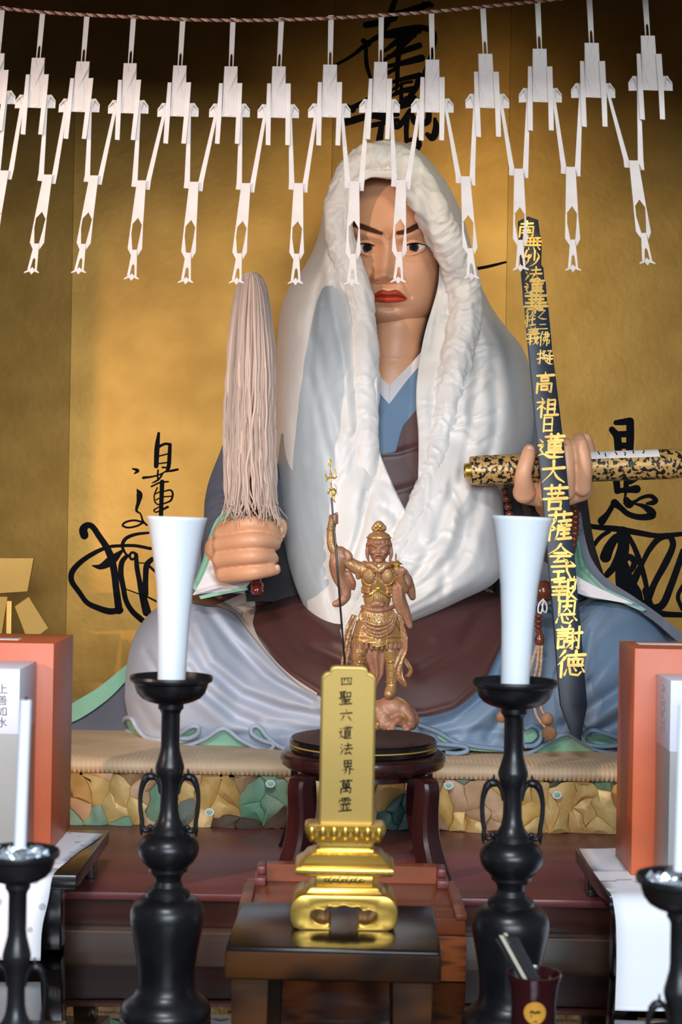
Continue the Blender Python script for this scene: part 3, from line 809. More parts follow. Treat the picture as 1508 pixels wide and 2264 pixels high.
# gold ornament before the wall at the far left edge
go = thing('gold_ornament', 'folded gold ornament on a dark post at the left edge of the altar', 'ornament', (-0.86, 3.55, Z1))
Yg = 3.55
q = W([-60, 76, 72, 62, -60], [1233, 1233, 1255, 1308, 1316], Yg)
obj('upper_leaf', prism(q[::-1, [0, 2]], Yg - 0.004, Yg + 0.004, 0.001, 1), M['gold_board'], go)
q = W([34, 66, 110, 84, 60], [1340, 1318, 1388, 1408, 1408], Yg)
obj('lower_leaf', prism(q[::-1, [0, 2]], Yg - 0.012, Yg - 0.004, 0.001, 1), M['gold_board'], go)
q = W([-60, 20, 4, -60], [1318, 1318, 1420, 1420], Yg)
obj('lower_leaf', prism(q[::-1, [0, 2]], Yg - 0.012, Yg - 0.004, 0.001, 1), M['gold_board'], go)
c = W(20, 1400, Yg - 0.02)
obj('post', box(c[0] - 0.006, c[0] + 0.006, Yg - 0.026, Yg - 0.014, Z1, W(20, 1327, Yg)[2], 0.001), M['gold_board'], go)
obj('foot', box(c[0] - 0.05, c[0] + 0.05, Yg - 0.06, Yg + 0.03, Z1, Z1 + 0.02, 0.002), M['dark_wood'], go)

# ------------------------------------------------------------------ small stand, tablet, wooden chest, stool, cup
ZS = 1.067
sx0, sx1, sy0, sy1 = float(W(498, 2100, 1.75)[0]), float(W(975, 2100, 1.75)[0]), 1.75, 1.953
M['burst_wood'] = mat('burst_wood', srgb(70, 40, 15), 0.55, 0, srgb(26, 15, 9), 7, 2, stretch=(1, 3, 2), spec=0.1, contrast=(0.38, 0.6))
M['top_lacquer'] = mat('top_lacquer', srgb(20, 13, 11), 0.2, 0, srgb(28, 18, 15), 4, spec=0.3)
sp = np.array([(sx0 + sx1) / 2, sy0, ZS])
yaw = -0.022
st = thing('small_table', 'small dark lacquered table under the gold memorial tablet', 'table', ((sx0 + sx1) / 2, 1.85, Z2))
obj('table_top', rot_about(sp, box(sx0, sx1, sy0, sy1, ZS - 0.037, ZS, 0.0035, 3), yaw), M['top_lacquer'], st)
obj('apron', rot_about(sp, box(sx0 - 0.0008, sx1 + 0.0008, sy0 - 0.0008, sy1 + 0.0008, ZS - 0.0365, ZS - 0.004, 0.0035, 3), yaw), M['burst_wood'], st)
for a0, a1, b0, b1 in ((sx0 + 0.006, sx0 + 0.048, sy0 + 0.006, sy0 + 0.03), (sx1 - 0.053, sx1 - 0.008, sy0 + 0.006, sy0 + 0.03), (sx0 + 0.012, sx0 + 0.055, sy1 - 0.03, sy1 - 0.006), (sx1 - 0.055, sx1 - 0.012, sy1 - 0.03, sy1 - 0.006)):
    V, F = box(a0, a1, b0, b1, Z2, ZS - 0.037, 0.002)
    low = (V[:, 2] < 0.95)
    V[low, 0] = (V[low, 0] - (a0 + a1) / 2) * 0.86 + (a0 + a1) / 2 + (0.006 if a0 > -0.1 else -0.006) * 0
    obj('leg', rot_about(sp, (V, F), yaw), M['burst_wood'], st)

YB = 1.862
tcx = float(W(762, 1900, YB)[0])


def zb(py, Y=1.84):
    return CAM_Z - (py - CY) / F_PX * Y


KB = YB / F_PX
tb = thing('memorial_tablet', 'gold memorial tablet with black characters on tiered gold base', 'tablet', (tcx, YB, ZS))
hw = 61 * KB
zt, zl = zb(1471, YB), zb(1832, YB)
k = KB
poly = [(-hw, zl), (hw, zl), (hw, zt - 26 * k)]
poly += [(hw - 4 * k, zt - 19 * k), (hw - 11 * k, zt - 14 * k), (hw - 18 * k, zt - 13 * k), (hw - 19 * k, zt - 6 * k), (hw - 24 * k, zt - 1.5 * k), (hw - 32 * k, zt)]
poly += [(-x, z) for x, z in poly[:2:-1]] + [(-hw, zt - 26 * k)]
poly = [(x + tcx + 2 * k, z) for x, z in poly]
obj('tablet_board', prism(poly, YB - 0.007, YB + 0.007, 0.0022, 3), M['gold_board'], tb)
pin = [(tcx + 2 * k + (x - tcx - 2 * k) * 0.93, zl + 0.002 + (z - zl) * 0.972) for x, z in poly]
obj('raised_face', prism(pin, YB - 0.0082, YB - 0.006, 0.0006, 1), M['gold_board'], tb)
chars = [(ch, tuple(W(x, y, YB - 0.0085)[[0, 2]]), 29 * k, 31 * k * sq, 0.0) for ch, x, y, sq in zip('四聖六道法界萬霊', (766, 764, 765, 764, 765, 769, 765, 763), (1506, 1543, 1582, 1619, 1656, 1696, 1739, 1779), (.72, 1.0, .9, 1.0, .9, 1.05, 1.0, 1.05))]
obj('inscription', brush_text(chars, lambda X, Z: YB - 0.0082 + 0 * X, 0.0004, 1.15, 0.06), M['ink'], tb)
hd0 = 0.022


def rl(rows, b=0.12):
    return rectloft([(w * k, w * k * dd, zb(y)) for w, dd, y in rows], tcx, YB, b)


obj('lotus_throne', rl([(62, .5, 1872), (64, .5, 1866), (74, .46, 1858), (84, .44, 1845), (88, .42, 1836), (89, .42, 1830), (82, .42, 1826)]), M['gold_lacquer'], tb)
for i in range(7):
    x = (i - 3) * 24.5
    d = 88 * .42 * k
    c = np.array([tcx + x * k, YB - d + 0.0005, zb(1847)])
    V, F = ball((0, 0, 0), (14 * k, 0.005, 19 * k), 14, 8)
    V[:, 0] *= np.interp(V[:, 2], [-17 * k, 17 * k], [0.62, 1.05]); V[:, 1] += np.interp(V[:, 2], [-17 * k, 17 * k], [0.006, -0.001])
    obj('lotus_petal', (V + c, F), M['gold_lacquer'], tb)
    V2, F2 = ball((0, 0, 0), (8.5 * k, 0.0032, 13 * k), 12, 8)
    V2[:, 1] += np.interp(V2[:, 2], [-17 * k, 17 * k], [0.006, -0.001])
    obj('petal_boss', (V2 + c - np.array([0, 0.0022, 0]), F2), M['gold_lacquer'], tb)
for s in (-1, 1):
    for j in range(3):
        c = np.array([tcx + s * 86 * k, YB + (j - 1) * 0.011, zb(1846)])
        V, F = ball((0, 0, 0), (0.004, 0.0058, 17 * k), 12, 8)
        V[:, 0] -= s * np.interp(V[:, 2], [-17 * k, 17 * k], [0.006, 0.0])
        obj('lotus_petal', (V + c, F), M['gold_lacquer'], tb)
obj('throne_neck', rl([(58, .5, 1884), (58, .5, 1868)]), M['gold_lacquer'], tb)
obj('upper_step', rl([(100, .62, 1909), (92, .62, 1905), (82, .6, 1892), (64, .55, 1884), (63, .55, 1880)], 0.06), M['gold_lacquer'], tb)
obj('slab_step', rl([(84, .6, 1936), (104, .62, 1931), (109, .62, 1927), (109, .62, 1918), (106, .62, 1914), (98, .62, 1912), (98, .62, 1908)], 0.06), M['gold_lacquer'], tb)
obj('waist', rl([(62, .55, 1962), (64, .55, 1958), (64, .55, 1936), (60, .55, 1932)], 0.08), M['gold_lacquer'], tb)
fr = []
for i in range(9):
    a = (i - 4) * 9.6
    q = [np.array([tcx + (a + 5 * math.cos(u)) * k, YB - 64 * .55 * k - 0.0006, zb(1947 + 6 * math.sin(u) * (1 if i % 2 else .6))]) for u in np.linspace(0, 5.2, 14)]
    fr.append(tube(q, 0.0006, 6))
obj('openwork_scrolls', merge(*fr), M['ink'], tb)
obj('lower_step', rl([(96, .6, 1982), (88, .6, 1976), (78, .58, 1968), (76, .58, 1964), (74, .58, 1964), (74, .58, 1960)], 0.06), M['gold_lacquer'], tb)
# scrolled foot: rounded box with a cloud-shaped opening through it
zf = ZS
ft = zb(1974)
H = ft - zf
w = 117 * k
arc = []
for a in np.linspace(0, 90, 8):
    arc.append((w - 34 * k + 34 * k * math.sin(math.radians(90 - a)) * 1.0, ft - 36 * k + 36 * k * math.sin(math.radians(a))))
right = [(14 * k, zf), (14 * k, zf + 3 * k), (26 * k, zf + 13 * k), (40 * k, zf + 9 * k), (62 * k, zf + 14 * k), (72 * k, zf + 25 * k), (70 * k, zf + 38 * k), (58 * k, zf + 47 * k), (42 * k, zf + 45 * k), (34 * k, zf + 53 * k), (20 * k, zf + 53 * k), (0, zf + 57 * k)]
hole = [(28 * k, zf), (34 * k, zf + 14 * k), (44 * k, zf + 11 * k), (60 * k, zf + 15 * k), (72 * k, zf + 27 * k), (70 * k, zf + 41 * k), (56 * k, zf + 48 * k), (42 * k, zf + 46 * k), (34 * k, zf + 54 * k), (18 * k, zf + 53 * k), (0, zf + 57 * k)]
outer = [(w - 22 * k, zf), (w - 8 * k, zf + 6 * k), (w - 1 * k, zf + 20 * k), (w, zf + 34 * k)] + arc
half = hole[:1] + [(w - 22 * k, zf)] + outer[1:]
poly = [(tcx + x, z) for x, z in half] + [(tcx - x, z) for x, z in half[::-1]] + [(tcx - x, z) for x, z in hole[1:]] + [(tcx + x, z) for x, z in hole[-2:0:-1]]
D = 0.036
obj('scroll_foot', prism(poly, YB - D, YB + D, 0.0016, 2), M['gold_lacquer'], tb)
rimp = [np.array([tcx + s * x, YB - D - 0.0004, z]) for s in (1,) for x, z in hole] + [np.array([tcx - x, YB - D - 0.0004, z]) for x, z in hole[-2::-1]]
obj('foot_rim', tube(catmull(np.array(rimp)[:, [0, 2, 1]], 80)[:, [0, 2, 1]], 0.0011, 8), M['gold_lacquer'], tb)

# wooden chest behind the small table
bx0, bx1 = float(W(524, 2100, 2.2)[0]), float(W(1031, 2100, 2.2)[0])
ch = thing('wooden_chest', 'low brown wooden chest with streaky grain behind the small table', 'chest', ((bx0 + bx1) / 2, 2.3, Z2))
obj('chest_body', box(bx0, bx1, 2.20, 2.422, Z2, Z2 + 0.064, 0.001), M['keyaki'], ch)
obj('lid_tray', box(bx0 + 0.001, bx1 - 0.002, 2.197, 2.423, Z2 + 0.0655, Z2 + 0.088, 0.001), M['chestnut'], ch)
zlid = Z2 + 0.088
for s in (-1, 1):
    xa = bx0 + 0.03 if s < 0 else bx1 - 0.03
    xi = xa - s * 0.115
    wave = [(xa, zlid), (xa, zlid + 0.026), (xi + s * 0.03, zlid + 0.027), (xi + s * 0.02, zlid + 0.021), (xi + s * 0.008, zlid + 0.016), (xi, zlid + 0.006), (xi, zlid)]
    obj('wave_rail', prism(wave, 2.40, 2.425, 0.0006, 1), M['chestnut'], ch)
    obj('end_bracket', merge(box(xa - 0.001 if s > 0 else xa - 0.017, xa + 0.017 if s > 0 else xa + 0.001, 2.37, 2.43, zlid, zlid + 0.012, 0.002), box(xa if s > 0 else xa - 0.014, xa + 0.014 if s > 0 else xa, 2.39, 2.43, zlid + 0.012, zlid + 0.025, 0.003)), M['red_lacquer'], ch)
    obj('end_block', box((bx0 if s < 0 else bx1 - 0.016), (bx0 + 0.016 if s < 0 else bx1), 2.195, 2.36, zlid - 0.001, zlid + 0.006, 0.0008), M['chestnut'], ch)

# round stool with curved legs, black plinth on top
YS = 2.69
sc_ = W(803, 1660, YS)
scx = float(sc_[0])
zsb = CAM_Z - (1688 - CY) / F_PX * YS + 0.010
stl = thing('round_stool', 'round dark red wooden stool under the armoured figurine', 'stool', (scx, YS, Z1))
KS = YS / F_PX
zst = CAM_Z - (1658 - CY) / F_PX * YS
seat = [(0.001, zst - 34 * KS), (150 * KS, zst - 34 * KS), (172 * KS, zst - 34 * KS), (180 * KS, zst - 28 * KS), (183 * KS, zst - 17 * KS), (180 * KS, zst - 5 * KS), (172 * KS, zst), (0.001, zst)]
obj('seat', lathe(seat, scx, YS, 72), M['stool_wood'], stl, ang=35)
obj('apron', lathe([(140 * KS, zst - 34 * KS), (143 * KS, zst - 52 * KS), (133 * KS, zst - 52 * KS), (130 * KS, zst - 34 * KS)], scx, YS, 64, caps=False), M['stool_wood'], stl)
for a in (225, 315, 45, 135):
    ca, sa = math.cos(math.radians(a)), math.sin(math.radians(a))
    q = catmull([(0.1330, zst - 0.028), (0.146, zst - 0.034), (0.1490, zst - 0.05), (0.146, zst - 0.085), (0.148, zst - 0.125), (0.157, Z1 + 0.035), (0.172, Z1)], 24)
    rings = []
    for i, (r, z) in enumerate(q):
        wd_ = np.interp(i, [0, 23], [0.017, 0.0225]); dp = np.interp(i, [0, 23], [0.013, 0.0165])
        rings.append([(scx + (r + e) * ca - f * sa, YS + (r + e) * sa + f * ca, z) for e, f in ((-dp, -wd_), (dp * .7, -wd_), (dp, -wd_ * .7), (dp, wd_ * .7), (dp * .7, wd_), (-dp, wd_))])
    obj('leg', loft(rings), M['stool_wood'], stl, ang=30)
pl = thing('black_plinth', 'round black lacquer plinth with gold line between stool and figurine', 'plinth', (scx, YS, zst))
zp = zst + 28 * KS
obj('plinth_lower', lathe([(0.001, zst), (158 * KS, zst), (162 * KS, zst + 3 * KS), (163 * KS, zst + 12 * KS), (161 * KS, zst + 13 * KS), (0.001, zst + 13 * KS)], scx, YS, 72), M['black_lacquer'], pl, ang=30)
obj('gold_line', lathe([(160.5 * KS, zst + 12.6 * KS), (162 * KS, zst + 13 * KS), (162 * KS, zst + 15 * KS), (160.5 * KS, zst + 15.4 * KS)], scx, YS, 72, caps=False), M['gold_paint'], pl)
obj('plinth_upper', lathe([(0.001, zst + 15 * KS), (161 * KS, zst + 15 * KS), (163 * KS, zst + 17 * KS), (163 * KS, zst + 24 * KS), (159 * KS, zp), (0.001, zp)], scx, YS, 72), M['black_lacquer'], pl, ang=30)

# incense cup with sticks
YC = 1.60
cc = W(1181, 2150, YC)
ccx, ccz = float(cc[0]), float(cc[2])
KC = YC / F_PX
cup = thing('incense_cup', 'dark red lacquer cup with a round gold emblem, holding flat sticks', 'cup', (ccx, YC, Z2))
obj('cup_body', lathe([(0.001, Z2), (50 * KC, Z2), (53 * KC, Z2 + 0.004), (50 * KC, Z2 + 0.02), (49 * KC, ccz - 60 * KC), (53 * KC, ccz - 25 * KC), (60 * KC, ccz - 3 * KC), (60 * KC, ccz), (57.5 * KC, ccz), (51 * KC, ccz - 22 * KC), (46 * KC, ccz - 60 * KC), (45 * KC, Z2 + 0.012), (0.001, Z2 + 0.012)], ccx, YC, 56), M['cup_lacquer'], cup, ang=40)
eb = W(1183, 2240, YC - 0.022)
V, F = lathe([(0.001, 0), (23 * KC, 0), (24 * KC, -0.0004), (24 * KC, -0.001)], 0, 0, 36)


def oncup(xz):
    x, z = xz[:, 0], xz[:, 1]
    return YC - np.sqrt(np.maximum((49.6 * KC)**2 - (x - ccx)**2, 1e-8)) - 0.0004


ring = []
for r in (0.0005, 8 * KC, 16 * KC, 22 * KC, 24 * KC):
    a = np.linspace(0, 2 * math.pi, 40, endpoint=False)
    x, z = eb[0] + r * np.cos(a), eb[2] + r * np.sin(a) * 1.02
    ring.append(np.column_stack([x, oncup(np.column_stack([x, z])), z]))
ring.append(ring[-1] + np.array([0, 0.001, 0]))
em = obj('emblem', loft(np.array(ring), caps=True), M['emblem_gold'], cup)
fs = []
for pts, wv in (([(-10, 2), (-6, 4), (-2, 1)], 4), ([(2, 1), (6, 4), (10, 2)], 4), ([(-9, -3), (-8, -9)], 1.6), ([(-3, -18), (0, -17), (4, -18)], 2)):
    P = np.array(pts) * KC + eb[[0, 2]]
    fs.append(ribbon(P, wv / 2 * KC, lambda x, z: oncup(np.column_stack([x, x])) - 0.0004, 0.0004))
obj('emblem_marks', merge(*fs), M['ink'], em)
M['dark_stick'] = mat('dark_stick', srgb(24, 24, 28), 0.6, spec=0.2)
zc0 = Z2 + 0.014
for i, (tx, ty, bx, wd_, mm, lab, dy) in enumerate([(1098, 2075, 1150, 4, 'dark_stick', 'dark flat stick at the outer edge of the incense cup', 0.004), (1108, 2068, 1158, 4.5, 'beige_stick', 'beige flat stick among dark ones in the incense cup', -0.006), (1117, 2063, 1172, 4, 'beige_stick', 'pale tipped stick behind the beige one in the incense cup', 0.010),
                                                     (1126, 2070, 1176, 8, 'dark_stick', 'broad dark flat stick in the middle of the incense cup', -0.002), (1140, 2072, 1188, 5, 'dark_stick', 'narrow dark flat stick nearest the bright cup rim', 0.008)]):
    a = W(tx, ty, YC + dy + 0.012); b = W(bx, 2160, YC + dy)
    d = (b - a) / (b[2] - a[2])
    e = b + d * (zc0 - b[2])
    if e[0] > ccx + 0.014:
        e = a + (e - a) * (ccx + 0.014 - a[0]) / (e[0] - a[0])
    e[1] = YC + dy * 0.5
    w_ = wd_ * KC
    V = []
    for q in (a, e):
        V += [q + np.array([-w_, -0.0012, 0]), q + np.array([w_, -0.0012, 0]), q + np.array([w_, 0.0012, 0]), q + np.array([-w_, 0.0012, 0])]
    solo('incense_stick', lab, 'stick', loft([V[:4], V[4:]]), M[mm], loc=tuple(e))
# ------------------------------------------------------------------ the seated monk statue
M['skin'] = mat('painted_skin', srgb(232, 176, 138), 0.42, 0, srgb(226, 168, 130), 5, attr=True)
M['skin_hand'] = mat('painted_hand', srgb(234, 178, 140), 0.42, 0, srgb(226, 166, 126), 5)
M['silk'] = mat('white_silk', srgb(236, 233, 228), 0.42, 0, srgb(230, 226, 220), 8, sheen=0.25, bump=0.12, bscale=55)
M['robe_lilac'] = mat('robe_lilac', srgb(190, 196, 208), 0.5, 0, srgb(172, 180, 196), 3)
M['robe_steel'] = mat('robe_steel', srgb(138, 160, 182), 0.5, 0, srgb(118, 140, 164), 3)
M['robe_slate'] = mat('robe_slate', srgb(98, 100, 112), 0.55, 0, srgb(84, 87, 100), 4)
M['robe_blue'] = mat('robe_blue', srgb(112, 140, 166), 0.5, 0, srgb(100, 128, 156), 4)
M['mint'] = mat('mint_lining', srgb(152, 200, 172), 0.5, 0, srgb(124, 178, 150), 5)
M['green'] = mat('green_lining', srgb(84, 136, 112), 0.5, 0, srgb(150, 178, 170), 7)
M['white_robe'] = mat('white_robe', srgb(232, 226, 226), 0.5, 0, srgb(222, 214, 214), 4)
M['cream'] = mat('cream_lining', srgb(206, 188, 174), 0.5, 0, srgb(190, 172, 160), 4)
M['kesa'] = mat('brown_kesa', srgb(92, 58, 54), 0.45, 0, srgb(78, 48, 46), 3)
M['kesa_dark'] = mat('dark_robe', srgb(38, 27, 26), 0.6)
M['eye'] = mat('eye_paint', (1, 1, 1), 0.6, spec=0.1, attr=True, col2=(1, 1, 1))
M['hemp'] = mat('hemp', srgb(226, 196, 176), 0.75, 0, srgb(168, 150, 138), island=True)
M['cinnabar'] = mat('cinnabar_lacquer', srgb(110, 34, 22), 0.15, coat=0.6)
M['bead'] = mat('bead_wood', srgb(112, 56, 34), 0.22, 0, srgb(92, 42, 26), 30, coat=0.4)
M['cord'] = mat('braided_cord', srgb(206, 168, 138), 0.8, 0, srgb(176, 138, 110), 90)
M['pompom'] = mat('pompom_wool', srgb(186, 136, 98), 0.95, 0, srgb(160, 110, 76), 60, bump=0.6, bscale=300)
M['mat'] = mat('straw_mat', srgb(222, 192, 156), 0.6, 0, srgb(206, 174, 138), 12)
M['plank'] = mat('blackened_plank', srgb(20, 26, 40), 0.38, 0, srgb(40, 50, 66), 3, stretch=(2, 2, 0.8), spec=0.4)
M['nail'] = mat('finger_nail', srgb(226, 178, 150), 0.3)


def cspline(P, n):
    """uniform Catmull-Rom through control rows"""
    P = np.asarray(P, float); m = len(P)
    t = np.linspace(0, m - 1, n); k = np.clip(t.astype(int), 0, m - 2); x = (t - k)[:, None]
    Q = np.vstack([2 * P[0] - P[1], P, 2 * P[-1] - P[-2]])
    a, b, c, d = Q[k], Q[k + 1], Q[k + 2], Q[k + 3]
    return 0.5 * (2 * b + (c - a) * x + (2 * a - 5 * b + 4 * c - d) * x**2 + (3 * b - a - 3 * c + d) * x**3)


# --- white padded hood draped over head and shoulders
hood = thing('padded_hood', 'white quilted silk hood draped over the seated monk statue', 'hood', (0.1, 3.45, 1.12))
HI = [(907, 1143, 3.235), (890, 1116, 3.24), (856, 1042, 3.27), (838, 985, 3.29), (836, 885, 3.31), (835, 804, 3.33), (829, 722, 3.34), (820, 655, 3.345), (800, 598, 3.34), (784, 545, 3.335), (777, 487, 3.33), (790, 420, 3.33), (815, 394, 3.335), (850, 394, 3.335), (885, 402, 3.335), (909, 426, 3.335), (934, 487, 3.345), (960, 533, 3.37), (971, 578, 3.40), (969, 625, 3.41), (960, 665, 3.41), (942, 726, 3.41), (930, 783, 3.40), (921, 853, 3.375), (921, 907, 3.35), (925, 960, 3.33), (925, 1033, 3.29), (920, 1100, 3.26), (892, 1172, 3.222), (854, 1240, 3.195), (796, 1318, 3.172), (752, 1394, 3.165)]
HO = [(742, 1416, 3.20), (690, 1372, 3.27), (642, 1262, 3.39), (615, 1110, 3.48), (607, 950, 3.55), (610, 810, 3.58), (617, 705, 3.60), (637, 640, 3.60), (675, 586, 3.58), (703, 524, 3.56), (720, 442, 3.54), (744, 380, 3.52), (780, 338, 3.52), (825, 314, 3.52), (868, 311, 3.52), (921, 329, 3.53), (975, 385, 3.55), (1012, 450, 3.57), (1036, 520, 3.58), (1057, 611, 3.60), (1085, 675, 3.62), (1120, 725, 3.63), (1156, 771, 3.62), (1174, 830, 3.60), (1181, 930, 3.57), (1168, 1000, 3.55), (1122, 1075, 3.50), (1116, 1200, 3.43), (1102, 1280, 3.36), (1010, 1332, 3.28), (870, 1392, 3.20), (757, 1419, 3.175)]
NS, NT, NB = 620, 84, 8
C6 = cspline(np.hstack([HI, HO]), NS)
s = np.linspace(0, 1, NS)[:, None]
a = np.linspace(0, math.pi / 2, NT)[None]
t = np.sin(a)
px = C6[:, 0:1] * (1 - t) + C6[:, 3:4] * t
py = C6[:, 1:2] * (1 - t) + C6[:, 4:5] * t
Y = C6[:, 5:6] - (C6[:, 5:6] - C6[:, 2:3]) * np.cos(a)
belly = np.interp(s, [0, .05, .12, .2, .3, .66, .78, .9, 1], [.02, .05, .06, .05, .03, .03, .05, .05, .01])
Y = Y - belly * np.sin(2 * a)**1.2
left = s < 0.42
# long soft folds running with the cloth, gathers shrinking away from the padded rim, soft crumples
fold = 0.010 * noise2(t * 5.5 + 1.2 * noise2(s * 5, t * 2, 5), s * 5.5, 1) + 0.0045 * noise2(t * 13 + noise2(s * 9, t * 3, 6), s * 10, 2)
trim = np.interp(s, [0, .12, .2, .42, .5, .58, .66, .8, 1], [.2, .2, .25, .5, .6, .5, .5, .4, .3])
gath = 0.007 * (1 - 2.2 * np.abs(noise2(s * 90 + 4 * t + 0.8 * noise2(s * 50, t * 8, 33), t * 3.5, 3))**0.8) * np.exp(-((t - trim) / 0.28)**2) * np.interp(s, [0, .15, .25, .55, .8, 1], [.3, .35, .45, 1, 1, .4])
crump = 0.004 * noise2(px / 26.0 + 0.8 * noise2(px / 40, py / 60, 8), py / 60.0, 4) * np.interp(s, [0, .4, .5, 1], [.7, .5, 1, 1])
edge = np.clip((1 - t) * 6, 0, 1) * np.interp(s, [0, .03, .95, .985], [.3, 1, 1, .1])
dsp = (fold + gath + crump) * edge
for line, w, h in [([(735, 560), (760, 640), (790, 760), (800, 900)], 9, -0.014), ([(715, 560), (735, 680), (768, 820), (775, 950)], 12, 0.008), ([(700, 760), (720, 860), (750, 960)], 14, -0.008), ([(690, 840), (715, 960), (735, 1040)], 12, -0.007), ([(812, 1090), (800, 1160), (775, 1240), (755, 1330)], 7, -0.016),
                   ([(835, 1000), (828, 1060), (806, 1120)], 12, -0.010), ([(1040, 700), (1055, 820), (1040, 960), (1010, 1100)], 14, -0.014), ([(1085, 800), (1095, 920), (1060, 1080), (1010, 1220)], 16, -0.010), ([(1000, 1080), (960, 1200), (900, 1310)], 12, -0.010), ([(1060, 1120), (1030, 1230), (960, 1320)], 13, -0.008), ([(720, 1260), (730, 1330), (760, 1390)], 10, -0.008),
                   ([(985, 400), (1008, 480), (1022, 560)], 11, -0.006), ([(1003, 440), (1030, 540), (1042, 620)], 10, 0.003), ([(850, 1060), (890, 1090)], 7, -0.006), ([(845, 1120), (890, 1150)], 8, -0.006), ([(830, 1180), (870, 1185)], 8, -0.006)]:
    dsp = dsp + h * np.exp(-(segdist(px, py, line) / w)**2) * edge
Y = Y - dsp
front = W(px, py, Y)
lip = W(C6[:, 0:1] + (C6[:, 3:4] - C6[:, 0:1]) * np.array([[.10, .03]]), C6[:, 1:2] + (C6[:, 4:5] - C6[:, 1:2]) * np.array([[.10, .03]]), C6[:, 2:3] + np.array([[.035, .012]]))
b = np.linspace(0.2, 1, NB)[None]
cxm = np.interp(C6[:, 4:5], [300, 700, 1400], [860, 880, 880])
bx = C6[:, 3:4] + (cxm - C6[:, 3:4]) * b**1.6 * 0.8
by = C6[:, 4:5] + np.where(C6[:, 4:5] < 420, 60, 0) * b**1.6
back = W(bx, by, C6[:, 5:6] + 0.14 * np.sin(b * 1.5))
sheet = np.concatenate([lip, front, back], 1)
obj('hood_cloth', slab(sheet, 0.004), M['silk'], hood, ang=179)
RP = [(786, 1150, 3.285, 18), (800, 1085, 3.290, 26), (808, 1020, 3.295, 31), (806, 960, 3.305, 32), (804, 900, 3.322, 32), (805, 840, 3.335, 33), (806, 770, 3.345, 31), (803, 700, 3.355, 28), (792, 640, 3.355, 29), (772, 590, 3.355, 31), (755, 540, 3.35, 33), (749, 480, 3.345, 33), (758, 420, 3.345, 32), (786, 372, 3.345, 33), (830, 352, 3.35, 37), (875, 357, 3.35, 37), (914, 395, 3.342, 37), (946, 450, 3.338, 38), (976, 510, 3.350, 39), (1003, 560, 3.368, 38), (1022, 620, 3.40, 36), (1028, 680, 3.405, 35), (1021, 740, 3.40, 35), (1009, 800, 3.39, 35), (995, 860, 3.375, 34), (985, 920, 3.355, 32), (968, 980, 3.335, 33), (955, 1040, 3.305, 31), (938, 1100, 3.275, 28), (915, 1150, 3.245, 26), (885, 1210, 3.215, 25), (840, 1275, 3.19, 22), (800, 1330, 3.18, 14)]
NR, NA = 1000, 44
Q = cspline(RP, NR)
path = W(Q[:, 0], Q[:, 1], Q[:, 2])
ss = np.linspace(0, 1, NR)[:, None]; aa = np.linspace(0, 2 * math.pi, NA, endpoint=False)[None]
def crease(x, y, seed):
    return 1 - 2.2 * np.abs(noise2(x, y, seed))**0.8


wr = 0.028 * crease(ss * 210 + 2.2 * np.cos(aa + ss * 31), 2.2 * np.cos(aa) + 7, 14) + 0.085 * crease(ss * 95 + 1.6 * np.sin(aa + ss * 22) + 0.8 * noise2(ss * 60, 2 * np.cos(aa), 31), 1.6 * np.cos(aa) + 0 * ss, 11) + 0.085 * crease(ss * 48 + 1.1 * np.cos(aa - ss * 15), 1.7 * np.sin(aa) + 3, 12) + 0.09 * noise2(ss * 26, 2 * np.sin(aa) + 5, 13)
wr *= np.interp(ss, [0, .12, .3, .42, .5, .85, 1], [.4, .5, .75, 1.1, 1.1, 1.0, .5])
rad = (Q[:, 3] * Q[:, 2] / F_PX)[:, None] * (1 + wr)
T = np.gradient(path, axis=0); T /= np.linalg.norm(T, axis=1)[:, None]
N_ = np.cross(T, [0, 1, 0]); N_ /= np.linalg.norm(N_, axis=1)[:, None]
B_ = np.cross(N_, T)
V = path[:, None] + rad[..., None] * (np.cos(aa)[..., None] * N_[:, None] + 0.85 * np.sin(aa)[..., None] * B_[:, None])
F = gridf(NR, NA, cv=True) + [tuple(range(NA))[::-1], tuple(range((NR - 1) * NA, NR * NA))]
obj('padded_rim', (V.reshape(-1, 3), F), M['silk'], hood, ang=179)

# --- statue body
mk = thing('monk_statue', 'large painted seated monk statue with stern face holding a scroll', 'statue', (0.1, 3.45, 1.09))
ol = catmull([(866, 345), (912, 356), (958, 400), (984, 470), (986, 540), (978, 600), (965, 660), (947, 700), (918, 722), (870, 730), (830, 726), (800, 705), (775, 650), (755, 580), (750, 500), (765, 420), (806, 362)], 400, closed=True)
fcx, fcy = 866.0, 560.0
NRG = 190
rr = (np.linspace(0.004, 1, NRG)**0.9)[:, None]
px = fcx + (ol[None, :, 0] - fcx) * rr; py = fcy + (ol[None, :, 1] - fcy) * rr
base = 3.505 - 0.135 * np.sqrt(np.clip(1 - rr**2.6, 0, 1)) + 0 * px


def g(x, y, sx, sy, h):
    return h * np.exp(-((px - x) / sx)**2 - ((py - y) / sy)**2)


def ln(pts, w, h):
    return h * np.exp(-(segdist(px, py, pts) / w)**2)


